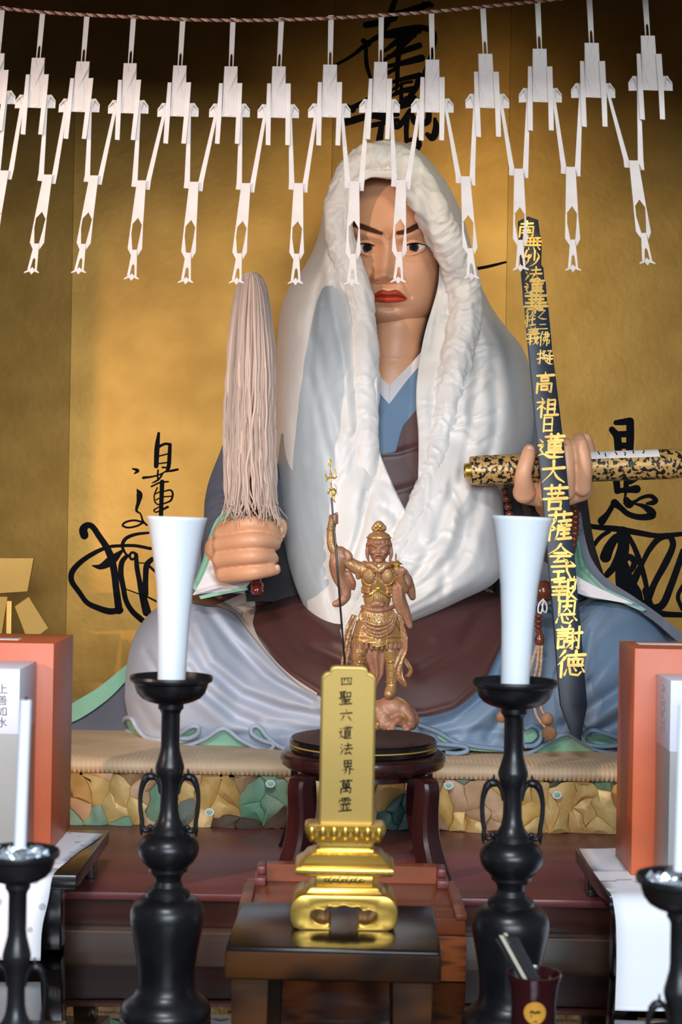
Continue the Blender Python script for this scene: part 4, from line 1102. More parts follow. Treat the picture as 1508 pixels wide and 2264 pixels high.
f = 0
for (ex, ey), br in (((812, 549), [(783, 512), (815, 519), (842, 527)]), ((914, 548), [(884, 526), (905, 518), (940, 505)])):
    f = f + g(ex, ey - 2, 33, 17, -0.013) + ln(br, 11, 0.010) + g(ex, ey + 24, 30, 7, -0.004) + g(ex, ey + 12, 27, 6, 0.004)
f = f + ln([(857, 525), (853, 570), (850, 606)], 16, 0.016) + g(850, 609, 16, 12, 0.020) + g(850, 592, 24, 26, 0.008)
f = f + g(831, 614, 9, 9, 0.013) + g(871, 613, 9, 9, 0.013) + g(850, 630, 24, 5, -0.009) + g(836, 622, 5, 3, -0.006) + g(862, 622, 5, 3, -0.006)
f = f + ln([(842, 512), (852, 530)], 4, -0.005) + ln([(866, 530), (874, 512)], 4, -0.005) + g(856, 520, 5, 10, 0.003)
f = f + ln([(823, 600), (812, 628), (806, 652)], 6, -0.005) + ln([(879, 600), (897, 628), (908, 655)], 6, -0.006)
f = f + g(800, 605, 26, 26, 0.008) + g(935, 605, 24, 30, 0.008) + g(860, 704, 32, 18, 0.013) + g(860, 680, 26, 7, -0.008) + g(860, 655, 50, 26, 0.008)
up = interp(px, [818, 826, 838, 846, 859, 873, 882, 893, 902], [661, 651, 642.5, 640, 643.5, 640, 642.5, 651, 661])
mid = interp(px, [818, 838, 859, 880, 902], [661, 656, 656.5, 656, 661])
lo_ = interp(px, [818, 826, 842, 860, 878, 894, 902], [661, 666, 669.5, 670.5, 669.5, 666, 661])
inl = (px > 819) & (px < 901)
ul = np.clip((py - up) / np.maximum(mid - up, 0.5), 0, 1); ll = np.clip((py - mid) / np.maximum(lo_ - mid, 0.5), 0, 1)
lipin = inl & (py > up) & (py < lo_)
f = f + np.where(lipin & (py <= mid), 0.006 * np.sin(np.pi * ul)**0.7, 0) + np.where(lipin & (py > mid), 0.0075 * np.sin(np.pi * ll)**0.7, 0)
f = f + np.where(inl, -0.004 * np.exp(-((py - mid) / 1.6)**2), 0)
f = f + g(860, 430, 60, 40, 0.004)
Yh = base - f * np.clip((1 - rr**4) * 1.6, 0, 1)
col = np.ones(px.shape + (3,))
lipc = np.where(py <= mid, 0.62, 0.95)[..., None] * np.array([0.82, 0.16, 0.10])
sm = np.clip(np.minimum(py - up, lo_ - py) / 2.2 + 0.3, 0, 1) * inl
col = col * (1 - sm[..., None]) + lipc * sm[..., None]
for br, w0 in (([(776, 494), (797, 500), (820, 508), (843, 516)], [5.5, 6.5, 6, 4]), ([(880, 515), (898, 512), (922, 500), (945, 494)], [4.5, 6, 6.5, 5])):
    d = np.full(px.shape, 1e9)
    q = catmull(np.column_stack([br, w0]), 30)
    for x, y, w in q:
        d = np.minimum(d, np.hypot(px - x, py - y) - w)
    kk = np.clip(0.5 - d / 2.2, 0, 1)[..., None]
    col = col * (1 - kk) + np.array([0.085, 0.062, 0.058]) * kk
HF = W(px, py, Yh)
bk = []
for j, (q, sc_) in enumerate([(0.25, 0.97), (0.5, 0.87), (0.75, 0.66), (0.95, 0.3), (1.0, 0.02)]):
    bk.append(W(fcx + (ol[:, 0] - fcx) * sc_, fcy + (ol[:, 1] - fcy) * sc_, 3.505 + 0.13 * q + 0 * ol[:, 0]))
rings = np.concatenate([HF, np.stack(bk)], 0)
cols = np.concatenate([col, np.ones((5, len(ol), 3))], 0).reshape(-1, 3)
head = obj('head', loft(rings), M['skin'], mk, ang=179, cols=cols)


def headY(x, y):
    d = (px - x)**2 + (py - y)**2
    return float(Yh.ravel()[np.argmin(d)])


def eye(ex, ey, inner, outer, flip):
    """eyeball patch with iris and pupil, upper and lower lids"""
    n = 40
    xs = np.linspace(min(inner[0], outer[0]), max(inner[0], outer[0]), n)
    x0, x1 = xs[0], xs[-1]
    ya = interp(xs, [x0, x1], [inner[1], outer[1]] if inner[0] < outer[0] else [outer[1], inner[1]])
    u = (xs - x0) / (x1 - x0)
    skew = (u if inner[0] < outer[0] else 1 - u)
    sh = np.sin(np.pi * np.clip(skew, 0, 1)**0.85)
    top, bot = ya - 10.5 * sh**0.75, ya + 10.5 * sh**0.85
    v = np.linspace(0, 1, 26)[:, None]
    PX = xs[None] + 0 * v; PY = top[None] * (1 - v) + bot[None] * v
    r = np.hypot(PX - ex, PY - ey)
    yc = headY(ex, ey)
    YY = yc - 0.007 + (1 - np.sqrt(np.clip(1 - (r / 44)**2, 0.05, 1))) * 0.034
    c = np.ones(PX.shape + (3,)) * np.array([0.80, 0.78, 0.75])
    k = np.clip((11.8 - r) / 1.0, 0, 1)[..., None]; c = c * (1 - k) + np.array([0.10, 0.03, 0.018]) * k
    k = np.clip((10.2 - r) / 1.5, 0, 1)[..., None]; c = c * (1 - k) + np.array([0.05, 0.04, 0.045]) * k
    k = np.clip((7.4 - r) / 1.0, 0, 1)[..., None]; c = c * (1 - k) + np.array([0.004, 0.004, 0.005]) * k
    d = np.hypot(PX - inner[0], PY - inner[1])
    k = np.clip((7 - d) / 3, 0, 1)[..., None]; c = c * (1 - k) + np.array([0.55, 0.20, 0.13]) * k
    V = W(PX, PY, YY)
    e = obj('eye', slab(V, 0.004), M['eye'], head, ang=179, cols=np.vstack([c.reshape(-1, 3)] * 2))

    def lid(yy, rad, dy, dep):
        q = W(xs, yy + dy, np.interp(u, [0, .5, 1], [yc - 0.003, yc - 0.012, yc - 0.003]) - dep)
        return tube(q, np.interp(u, [0, .15, .5, .85, 1], [.3, .8, 1, .8, .3]) * rad * 3.38 / F_PX, 10)
    obj('upper_lid', lid(top, 4.6, -4.0, 0.0), M['skin_hand'], head, ang=179)
    obj('upper_lash_line', lid(top, 1.3, -0.2, 0.0035), M['ink'], head, ang=179)
    obj('lower_lid', lid(bot, 3.6, 3.0, -0.001), M['skin_hand'], head, ang=179)


eye(812.5, 548.5, (838, 553.5), (784, 545), 1)
eye(915, 547, (886, 553), (942, 544), 1)

nk = [(880, 690, 66, .075), (878, 720, 62, .07), (874, 745, 60, .066), (872, 760, 58.5, .064), (871, 772, 61, .0665), (870, 786, 60, .0645), (869.5, 791, 60, .063), (869, 796, 62, .0665), (869, 810, 64, .067), (868, 830, 72, .07), (866, 870, 92, .066), (866, 905, 112, .06)]
rings = []
for x, y, r, d in nk:
    c = W(x, y, 3.50); aa = np.linspace(0, 2 * math.pi, 48, endpoint=False)
    rings.append(np.column_stack([c[0] + r * 3.5 / F_PX * np.cos(aa), 3.50 + d * np.sin(aa), c[2] + 0.012 * np.sin(aa)]))
obj('neck', loft(np.array(rings)), M['skin_hand'], mk, ang=179)


def chestY(x, y):
    return 3.435 - (np.asarray(y) - 800) * 0.00026 + ((np.asarray(x) - 880) / 160.0)**2 * 0.03


def part(name, L, R, m, Yfn, nu=30, nv=40, thick=0.02, ridge=None, disp=None, parent=None, **kw):
    return obj(name, panel(L, R, nu, nv, Yfn, thick, ridge, disp), m, parent or mk, ang=60, **kw)


part('collar', [(815, 790), (837, 829), (862, 853)], [(810, 830), (835, 864), (861, 894)], M['white_robe'], lambda x, y: chestY(x, y) - 0.004, 10, 20)
part('collar', [(945, 752), (927, 783), (862, 851)], [(958, 790), (926, 812), (861, 894)], M['white_robe'], lambda x, y: chestY(x, y) - 0.009, 10, 20)
part('under_robe', [(790, 830), (800, 900), (815, 1010)], [(833, 862), (862, 893), (840, 1010)], M['robe_blue'], lambda x, y: chestY(x, y) - 0.003, 20, 20)
part('under_robe', [(965, 785), (926, 811), (861, 893), (834, 930), (800, 985)], [(990, 850), (985, 900), (960, 960), (900, 1010), (820, 1020)], M['robe_blue'], lambda x, y: chestY(x, y) - 0.013, 26, 40)
part('kesa_strap', [(940, 890), (921, 906), (905, 925), (892, 942), (884, 965), (879, 985), (875, 997), (860, 1001), (838, 1003), (815, 1004)], [(1000, 930), (985, 1000), (965, 1060), (935, 1120), (905, 1150), (870, 1165)], M['kesa'], lambda x, y: chestY(x, y) - 0.022, 90, 120, ridge=[([(838, 1004), (880, 1001), (930, 986)], 7, 0.004), ([(870, 1088), (940, 1068)], 9, 0.004)])


def ell(px, py, cx, cy, rx, ry, Yc, D):
    q = ((px - cx) / rx)**2 + ((py - cy) / ry)**2
    return Yc - D * np.sqrt(np.clip(1 - q, 0, 1)) + 0.10 * np.clip(np.sqrt(q) - 1, 0, 3)


def lapY(px, py):
    px, py = np.asarray(px, float), np.asarray(py, float)
    e = [ell(px, py, 430, 1530, 168, 215, 3.44, .31), ell(px, py, 1345, 1530, 175, 215, 3.44, .31), ell(px, py, 880, 1640, 600, 350, 3.47, .385)]
    k = 28.0
    return -np.log(sum(np.exp(-k * q) for q in e)) / k


part('robe_skirt', [(276, 1545), (279, 1480), (300, 1400), (345, 1345), (430, 1312), (520, 1322), (565, 1390), (640, 1480), (720, 1530), (800, 1560), (885, 1566)], [(285, 1600), (292, 1615), (305, 1628), (335, 1640), (420, 1650), (520, 1655), (600, 1658), (700, 1662), (760, 1665), (830, 1665), (895, 1664)], M['robe_lilac'], lapY, 90, 220, 0.2,
     ridge=[([(405, 1380), (418, 1410), (456, 1475), (530, 1538), (623, 1570), (720, 1584)], 15, -0.0192), ([(430, 1380), (470, 1460), (545, 1520), (640, 1556), (740, 1572)], 15, 0.0128), ([(456, 1346), (511, 1420), (586, 1494), (690, 1552)], 11, -0.0160), ([(478, 1350), (540, 1420), (620, 1500), (720, 1550)], 11, 0.0112), ([(415, 1479), (456, 1531), (526, 1587), (560, 1600)], 12, -0.0160), ([(395, 1490), (440, 1550), (510, 1605), (620, 1625)], 18, 0.0128),
            ([(430, 1440), (490, 1530), (600, 1590), (760, 1605)], 16, 0.0096), ([(322, 1440), (348, 1485)], 9, -0.0096), ([(500, 1630), (640, 1612), (800, 1620), (930, 1622)], 11, -0.0096), ([(600, 1600), (760, 1592), (930, 1598)], 11, -0.0080), ([(310, 1560), (340, 1612), (420, 1640)], 12, -0.0080)])
part('robe_skirt', [(872, 1568), (940, 1566), (1000, 1555), (1060, 1505), (1105, 1420), (1140, 1360), (1200, 1330), (1280, 1312), (1380, 1325), (1450, 1365), (1490, 1415), (1508, 1455), (1520, 1510)], [(880, 1664), (940, 1663), (1000, 1657), (1060, 1652), (1110, 1652), (1160, 1650), (1204, 1640), (1253, 1622), (1300, 1634), (1358, 1652), (1420, 1655), (1480, 1640), (1516, 1600)], M['robe_steel'], lapY, 90, 220, 0.2,
     ridge=[([(1120, 1430), (1080, 1530), (1000, 1595), (940, 1610)], 12, -0.0144), ([(1135, 1440), (1110, 1550), (1030, 1620)], 14, 0.0112), ([(1150, 1430), (1140, 1540), (1080, 1630)], 12, -0.0112), ([(1200, 1400), (1190, 1500), (1150, 1600)], 14, 0.0096), ([(1180, 1400), (1165, 1500), (1130, 1590)], 9, -0.0096), ([(1350, 1340), (1310, 1390), (1295, 1470), (1290, 1500)], 11, -0.0144), ([(1330, 1350), (1290, 1400), (1278, 1470)], 11, 0.0096),
            ([(1440, 1440), (1370, 1520), (1270, 1590), (1180, 1640)], 14, -0.0144), ([(1450, 1480), (1390, 1550), (1290, 1615)], 16, 0.0112), ([(1460, 1530), (1370, 1590), (1290, 1635)], 12, -0.0120), ([(1400, 1400), (1350, 1470), (1290, 1540)], 19, 0.0080), ([(980, 1630), (1060, 1615), (1130, 1622)], 11, -0.0080)])
part('kesa_apron', [(556, 1312), (640, 1296), (760, 1290), (900, 1290), (1050, 1290), (1112, 1320)], [(560, 1388), (640, 1492), (720, 1545), (830, 1582), (935, 1584), (1005, 1566), (1065, 1515), (1110, 1425)], M['kesa'], lambda x, y: lapY(x, y) - 0.016, 60, 120, 0.04,
     ridge=[([(570, 1400), (645, 1487), (724, 1538), (832, 1574), (935, 1576), (1003, 1558), (1060, 1508), (1106, 1420)], 5, 0.004), ([(590, 1330), (680, 1430), (800, 1480)], 16, -0.014), ([(640, 1320), (740, 1410), (860, 1440)], 18, 0.012), ([(1080, 1340), (1020, 1430), (930, 1480)], 16, -0.012), ([(960, 1400), (1030, 1360)], 18, 0.010)])
part('kesa_lining', [(478, 1338), (520, 1358), (548, 1392), (604, 1459), (660, 1512), (700, 1536)], [(541, 1310), (562, 1326), (564, 1348), (560, 1383), (588, 1436), (642, 1492), (702, 1533)], M['cream'], lambda x, y: lapY(x, y) - 0.022, 20, 60, 0.02, ridge=[([(500, 1345), (540, 1330)], 10, -0.012)])
part('kesa_fold', [(425, 1312), (480, 1302), (560, 1296)], [(425, 1334), (484, 1340), (552, 1316)], mat('kesa_pale', srgb(140, 104, 96), 0.5), lambda x, y: lapY(x, y) - 0.012, 14, 30, 0.02, ridge=[([(425, 1325), (490, 1322), (550, 1306)], 6, -0.008)])
# trailing robe at the far left, mint inside
part('robe_train', [(120, 1600), (170, 1590), (240, 1545), (285, 1490)], [(120, 1616), (200, 1618), (260, 1622), (300, 1612)], M['robe_slate'], lambda x, y: 3.42 - 0.0006 * (y - 1480), 24, 30, 0.05)
part('train_lining', [(120, 1580), (165, 1552), (220, 1518), (284, 1466)], [(120, 1606), (170, 1592), (238, 1546), (284, 1500)], M['mint'], lambda x, y: 3.41 - 0.0006 * (y - 1480), 20, 30, 0.03)


def hemY(x, y):
    return lapY(x, np.minimum(y, 1640)) - 0.006


hem_paths = [[(188, 1612), (210, 1598), (231, 1577), (244, 1599), (262, 1621), (284, 1641), (296, 1630), (276, 1608), (276, 1589), (290, 1588), (303, 1610), (325, 1632), (358, 1637), (400, 1650), (450, 1635), (494, 1611), (529, 1634), (564, 1652), (595, 1659), (605, 1646), (581, 1637), (557, 1622), (557, 1608), (571, 1606), (590, 1628), (621, 1652), (670, 1662), (740, 1664)],
             [(398, 1621), (424, 1606), (438, 1608), (437, 1621), (419, 1632), (398, 1633)],
             [(940, 1640), (985, 1646), (1030, 1651), (1033, 1660), (1010, 1666), (985, 1664)], [(925, 1602), (965, 1617), (1006, 1640), (1050, 1650), (1110, 1657), (1161, 1667), (1204, 1646), (1253, 1623), (1290, 1644), (1324, 1659), (1358, 1666), (1420, 1668)],
             [(1160, 1612), (1178, 1604), (1194, 1615), (1196, 1634), (1182, 1648), (1160, 1650)], [(1370, 1632), (1328, 1619), (1306, 1615), (1291, 1628), (1296, 1643), (1325, 1650), (1372, 1648)]]
for i, hp in enumerate(hem_paths):
    q = catmull(hp, 22 * len(hp) // 2)
    yy = hemY(q[:, 0], q[:, 1]) - (0.012 if i in (1, 2, 4, 5) else 0.006)
    obj('hem_edge', tube(W(q[:, 0], q[:, 1], yy), 5.2 * 3.1 / F_PX, 10, flat=1.3), M['robe_lilac'] if i < 2 else M['robe_steel'], mk, ang=179)
for L, R in [([(205, 1600), (231, 1582), (262, 1624), (300, 1616), (325, 1634), (358, 1639), (402, 1652), (450, 1638), (494, 1614), (529, 1637), (575, 1655), (625, 1656)], [(208, 1606), (240, 1612), (262, 1638), (296, 1645), (325, 1648), (358, 1652), (402, 1657), (450, 1660), (494, 1664), (529, 1663), (585, 1666), (630, 1666)]),
             ([(277, 1590), (284, 1588)], [(292, 1632), (300, 1612)]), ([(400, 1622), (436, 1610)], [(402, 1632), (430, 1624)]), ([(558, 1612), (572, 1608)], [(584, 1636), (616, 1652)]),
             ([(965, 1616), (1006, 1640), (1050, 1650), (1110, 1656)], [(968, 1632), (1006, 1652), (1050, 1660), (1110, 1663)]), ([(1161, 1668), (1204, 1648), (1253, 1625), (1290, 1646), (1324, 1660), (1360, 1668)], [(1161, 1673), (1204, 1673), (1253, 1672), (1290, 1672), (1324, 1672), (1360, 1672)]),
             ([(1160, 1618), (1178, 1612), (1188, 1622)], [(1160, 1642), (1176, 1640), (1188, 1630)]), ([(1298, 1630), (1330, 1626), (1370, 1640)], [(1300, 1640), (1330, 1646), (1370, 1647)])]:
    part('hem_lining', L, R, M['mint'], lambda x, y: hemY(x, y) + 0.002, 10, 60, 0.02)

# left sleeve (statue's right arm) and cuff
slv = lambda x, y: 3.34 - 0.09 * np.sqrt(np.clip(1 - ((x - 560) / 115.0)**2, 0, 1)) - 0.00012 * (y - 950)
part('sleeve', [(512, 932), (500, 962), (485, 1003), (463, 1060), (453, 1105), (450, 1150), (440, 1200), (424, 1262), (405, 1312)], [(514, 932), (520, 962), (545, 1003), (618, 1060), (622, 1105), (630, 1150), (600, 1200), (560, 1262), (540, 1312)], M['robe_slate'], slv, 130, 180, 0.025,
     ridge=[(catmull([(440, 1130), (475, 1100), (520, 1088)], 12), 8, 0.006), (catmull([(440, 1155), (480, 1122), (525, 1110)], 12), 8, 0.006), (catmull([(445, 1178), (490, 1142), (530, 1130)], 12), 8, 0.006)])
obj('upper_sleeve', capsule(W([618, 592, 566], [1060, 1100, 1160], [3.47, 3.43, 3.37]), np.array([40, 44, 46]) * 3.4 / F_PX, 24), M['robe_slate'], mk, ang=179)
cf = lambda x, y: 3.20 + 0.0003 * np.abs(x - 520) - 0.00005 * (y - 1150)
part('cuff_lining', [(600, 1110), (530, 1123), (487, 1138), (464, 1180), (450, 1232), (437, 1268), (424, 1298)], [(600, 1150), (535, 1142), (498, 1156), (476, 1190), (468, 1234), (450, 1276), (432, 1306)], M['mint'], cf, 16, 60, 0.03, ridge=[([(530, 1130), (492, 1147), (470, 1190), (455, 1240), (436, 1285)], 6, 0.008)])
part('inner_sleeve', [(468, 1225), (455, 1262), (440, 1292), (426, 1316)], [(560, 1225), (560, 1270), (545, 1297), (520, 1304)], M['white_robe'], lambda x, y: 3.205 + 0 * x, 24, 30, 0.03, ridge=[([(470, 1262), (490, 1285), (530, 1296)], 8, -0.01), ([(440, 1310), (490, 1296), (540, 1296)], 5, 0.01)])
part('cuff_edge', [(440, 1318), (490, 1306), (545, 1298)], [(444, 1325), (494, 1314), (548, 1304)], M['mint'], lambda x, y: 3.205 + 0 * x, 6, 24, 0.02)
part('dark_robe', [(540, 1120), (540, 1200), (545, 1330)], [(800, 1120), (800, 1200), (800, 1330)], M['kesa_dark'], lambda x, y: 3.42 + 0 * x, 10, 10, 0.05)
# right sleeve
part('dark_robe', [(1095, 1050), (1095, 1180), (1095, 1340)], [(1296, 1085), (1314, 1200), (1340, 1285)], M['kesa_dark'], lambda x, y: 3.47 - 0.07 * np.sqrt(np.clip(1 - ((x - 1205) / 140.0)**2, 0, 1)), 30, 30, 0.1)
part('shoulder', [(1150, 860), (1120, 960), (1100, 1060)], [(1190, 880), (1200, 960), (1230, 1060)], M['robe_slate'], lambda x, y: 3.54 + 0 * x, 14, 14, 0.08)
rs = lambda x, y: 3.36 - 0.00035 * (y - 1150) - 0.00010 * (x - 1250)
part('sleeve', [(1284, 1130), (1294, 1190), (1308, 1235), (1340, 1278), (1400, 1318), (1460, 1360), (1510, 1402)], [(1262, 1150), (1275, 1205), (1292, 1255), (1322, 1300), (1386, 1335), (1448, 1375), (1500, 1420)], M['robe_slate'], rs, 14, 60, 0.08)
part('sleeve_lining', [(1270, 1148), (1283, 1205), (1298, 1250), (1330, 1290), (1392, 1325), (1430, 1348)], [(1235, 1190), (1242, 1250), (1256, 1290), (1290, 1318), (1370, 1332), (1420, 1352)], M['green'], lambda x, y: rs(x, y) - 0.01, 20, 60, 0.06, ridge=[([(1275, 1190), (1290, 1255), (1340, 1305), (1410, 1335)], 5, 0.008)])
part('inner_sleeve', [(1256, 1262), (1300, 1288), (1350, 1312), (1400, 1334)], [(1244, 1296), (1290, 1316), (1340, 1326), (1396, 1336)], M['white_robe'], lambda x, y: rs(x, y) - 0.02, 12, 40, 0.05)
part('sleeve', [(1140, 1240), (1190, 1235), (1240, 1270)], [(1130, 1340), (1190, 1340), (1256, 1330)], M['robe_slate'], lambda x, y: 3.36 + 0 * x, 16, 16, 0.06)


def hand(pieces, voxel=0.0032, sm=5):
    ps = []
    for p in pieces:
        p = np.array(p, float)
        q = W(p[:, 0], p[:, 1], p[:, 2])
        ps.append(capsule(q, p[:, 3] * p[:, 2] / F_PX, 14))
    return fuse(ps, voxel, sm)


rh = hand([[(494, 1182, 3.165, 23), (548, 1159, 3.115, 21), (596, 1168, 3.135, 18), (613, 1190, 3.165, 14)], [(490, 1205, 3.15, 22), (553, 1195, 3.10, 18.5), (602, 1198, 3.13, 16), (608, 1205, 3.17, 13)],
           [(488, 1237, 3.15, 21), (553, 1230, 3.10, 18), (598, 1232, 3.13, 16), (604, 1236, 3.17, 13)], [(496, 1270, 3.155, 20), (553, 1266, 3.108, 18), (595, 1261, 3.118, 15), (609, 1260, 3.125, 12)],
           [(512, 1250, 3.195, 42), (512, 1185, 3.195, 42)], [(500, 1225, 3.20, 34), (495, 1215, 3.215, 42), (488, 1228, 3.27, 38)], [(545, 1225, 3.195, 34), (575, 1225, 3.20, 28)]], 0.0026, 2)
h1 = obj('right_hand', rh, M['skin_hand'], mk, ang=179)
obj('thumb', hand([[(600, 1150, 3.20, 15), (622, 1160, 3.175, 13), (621, 1182, 3.16, 11)]], 0.0028, 3), M['skin_hand'], h1, ang=179)
obj('nail', ball(W(621, 1172, 3.149), (0.0075, 0.003, 0.010), 14, 8), M['nail'], h1)
obj('nail', ball(W(613, 1256, 3.116), (0.006, 0.003, 0.0075), 14, 8), M['nail'], h1)
lh = hand([[(1160, 1090, 3.195, 25), (1157, 1050, 3.165, 19), (1168, 1008, 3.170, 17), (1171, 996, 3.182, 15)], [(1212, 1095, 3.18, 23), (1212, 1050, 3.163, 18), (1214, 1005, 3.168, 16), (1214, 992, 3.18, 15)],
           [(1250, 1090, 3.185, 21), (1254, 1040, 3.166, 17), (1252, 990, 3.172, 15.5), (1250, 980, 3.185, 14)], [(1288, 1078, 3.195, 21), (1292, 1030, 3.170, 17.5), (1284, 984, 3.175, 17), (1281, 972, 3.188, 15)],
           [(1160, 1088, 3.225, 27), (1225, 1098, 3.215, 27), (1286, 1082, 3.225, 27)], [(1225, 1080, 3.28, 40), (1225, 1110, 3.40, 45)]], 0.003)
h2 = obj('left_hand', lh, M['skin_hand'], mk, ang=179)
obj('thumb', hand([[(1296, 1060, 3.27, 16), (1302, 1000, 3.265, 15), (1295, 970, 3.25, 14)]], 0.0028, 3), M['skin_hand'], h2, ang=179)
obj('nail', ball(W(1172, 998, 3.166), (0.0095, 0.003, 0.012), 14, 8), M['nail'], h2)
obj('nail', ball(W(1283, 978, 3.172), (0.0095, 0.003, 0.012), 14, 8), M['nail'], h2)

# --- hemp whisk in the fist
YW = 3.135
wc = W(557, 1290, YW)
wh = thing('hemp_whisk', 'hemp fibre whisk with red lacquer handle gripped upright in the fist', 'whisk', tuple(wc))
kw = YW / F_PX
hp = np.array([W(568, 1312, 3.165), W(564, 1200, 3.16), W(560, 900, 3.145), W(556, 618, 3.135)])
obj('handle', tube(hp, [0.010, 0.010, 0.009, 0.007], 20), M['cinnabar'], wh)
kn = W(569, 1300, 3.165)
obj('end_knob', lathe([(0.001, kn[2] - .014), (.010, kn[2] - .013), (.0135, kn[2] - .007), (.0115, kn[2] - .001), (.0135, kn[2] + .005), (.011, kn[2] + .011), (.001, kn[2] + .012)], kn[0], kn[1], 28), M['cinnabar'], wh)
rnd = random.Random(7)
ps = []
zs_ = [602, 612, 640, 700, 770, 850, 950, 1050, 1120, 1150]
ws_ = [6, 21, 33, 43, 50, 53, 54, 54, 56, 60]
cs_ = [556, 556, 556, 555, 555, 554, 552, 554, 557, 560]
for i in range(330):
    al_ = rnd.random() * 2 * math.pi
    rho = 0.62 + 0.38 * rnd.random()**0.5
    end = rnd.uniform(1105, 1150) if i % 6 else rnd.uniform(1140, 1165)
    pys = np.linspace(604 + rnd.random() * 8, end, 40)
    w = np.interp(pys, zs_, ws_) * rho
    c = np.interp(pys, zs_, cs_)
    ph, fq = rnd.random() * 6, rnd.uniform(0.006, 0.02)
    wob = np.clip((pys - 640) / 400, 0, 1)
    x = c + w * np.cos(al_ + 0.25 * wob * np.sin(pys * fq * .5 + ph)) + 4.5 * wob * np.sin(pys * fq + ph) + 1.6 * wob * np.sin(pys * 0.07 + ph * 3) + np.clip((pys - 1090) / 60, 0, 1)**2 * rnd.gauss(0, 12)
    y = 3.14 - 0.042 * np.interp(pys, zs_, ws_) / 54 * rho * np.sin(al_) - 0.012 * np.clip((pys - 1100) / 60, 0, 1)
    P = W(x, pys, y)
    r0 = rnd.uniform(2.2, 4.6) * kw
    ps.append(tube(P, np.interp(np.arange(40), [0, 33, 39], [r0, r0, r0 * .3]), 5))
obj('hemp_fibres', merge(*ps), M['hemp'], wh, kind='stuff')
obj('top_binding', lathe([(0.001, 0), (0.008, 0), (0.012, -0.004), (0.012, -0.009), (0.001, -0.012)], 0, 0, 20), M['hemp'], wh).location = Vector(W(556, 603, 3.14)) - Vector(wc)

# --- scroll in the other hand
M['brocade'] = mat('brocade', srgb(34, 30, 34), 0.4, 0.25, srgb(206, 164, 96), 120, 3, bump=0.1, contrast=(0.455, 0.50))
a_, b_ = W(1040, 1041, 3.225), W(1506, 1025, 3.235)
ax = (b_ - a_)
sr_ = 33.5 * 3.22 / F_PX
scr = thing('scroll', 'rolled scroll in dark gold brocade with a white title strip', 'scroll', tuple((a_ + b_) / 2))
tt = np.linspace(0, 1, 30)[:, None]
obj('brocade_roll', tube(a_ + ax * tt, np.interp(tt[:, 0], [0, .006, .994, 1], [.93, 1, 1, .93]) * sr_, 40, up=(0, 0, 1)), M['brocade'], scr, ang=50)
for p, d in ((a_, -1), (b_, 1)):
    q = p + ax / np.linalg.norm(ax) * d * np.array([[-.004], [.002], [.011], [.012], [.012]])
    obj('end_knob', tube(q, np.array([.5, .52, .52, .46, .01]) * sr_, 28, up=(0, 0, 1)), M['gold_lacquer'], scr, ang=40)
th = np.radians(np.linspace(28, 74, 10))[None]
tv = np.linspace(0.40, 0.885, 16)[:, None, None]
C = a_ + ax * tv
lab = C + (sr_ + 0.0008) * np.stack([0 * th, -np.cos(th - math.radians(0)), np.sin(th)], -1) * np.ones((16, 1, 1))
obj('title_strip', slab(lab, 0.0004), M['paper'], scr)
marks = []
rnd = random.Random(2)
for i in range(9):
    tq = 0.47 + i * 0.042 + rnd.uniform(-.006, .006)
    th_ = np.radians(np.array([42, 52, 60]) + rnd.uniform(-6, 6))
    q = [a_ + ax * (tq + rnd.uniform(-.006, .006)) + (sr_ + 0.0016) * np.array([0, -math.cos(x), math.sin(x)]) for x in th_]
    marks.append(tube(np.array(q), 0.0011, 5))
obj('title_marks', merge(*marks), M['ink'], scr)

# --- sword-shaped memorial plank with gilt characters
def plY(z):
    return np.interp(z, [1.10, 2.20], [3.02, 3.215])


pp = [(1146, 489), (1168, 478), (1190, 486), (1193, 508), (1194, 520), (1196, 521), (1198, 546), (1197, 585), (1202, 592), (1204, 621), (1207, 622), (1210, 668), (1212, 672), (1222, 780), (1237, 900), (1252, 1030), (1266, 1180), (1283, 1370), (1298, 1550), (1299, 1560), (1284, 1638), (1262, 1622), (1239, 1560), (1236, 1530), (1220, 1330), (1206, 1170), (1192, 1020), (1180, 900), (1169, 780), (1160, 676), (1158, 675), (1156, 640), (1153, 610), (1150, 560), (1147, 520)]
poly = []
for x, y in pp:
    z = CAM_Z - uv(x, y)[1] * 3.1
    z = CAM_Z - uv(x, y)[1] * plY(z); z = CAM_Z - uv(x, y)[1] * plY(z)
    q = W(x, y, plY(z)); poly.append((q[0], q[2]))
plk = thing('memorial_plank', 'tall black sword-shaped wooden plank with gilt carved characters', 'plank', (poly[20][0], 3.02, poly[20][1]))
V, F = prism(poly, -0.011, 0, 0.002, 2)
V[:, 1] += plY(V[:, 2]) + 0.011
obj('plank_board', (V, F), M['plank'], plk, ang=30)
PC = [('南', 1166, 507, 40, 38), ('無', 1177, 538, 46, 34), ('妙', 1175, 572, 42, 40), ('法', 1180, 606, 40, 34), ('蓮', 1182, 636, 46, 38), ('華', 1186, 671, 54, 44), ('之', 1200, 693, 24, 30), ('経', 1174, 702, 24, 44), ('義', 1180, 743, 30, 42), ('二', 1201, 722, 24, 20), ('佛', 1206, 749, 27, 32), ('擬', 1207, 790, 36, 34),
      ('高', 1206, 846, 50, 52), ('祖', 1211, 901, 52, 48), ('日', 1213, 938, 40, 40), ('蓮', 1219, 987, 60, 56), ('大', 1225, 1044, 62, 56), ('菩', 1229, 1101, 58, 58), ('薩', 1239, 1163, 56, 64), ('会', 1240, 1224, 60, 44), ('式', 1246, 1262, 60, 50), ('報', 1250, 1303, 60, 50), ('恩', 1255, 1353, 54, 56), ('謝', 1260, 1410, 58, 54), ('徳', 1264, 1468, 66, 58)]
gl = []
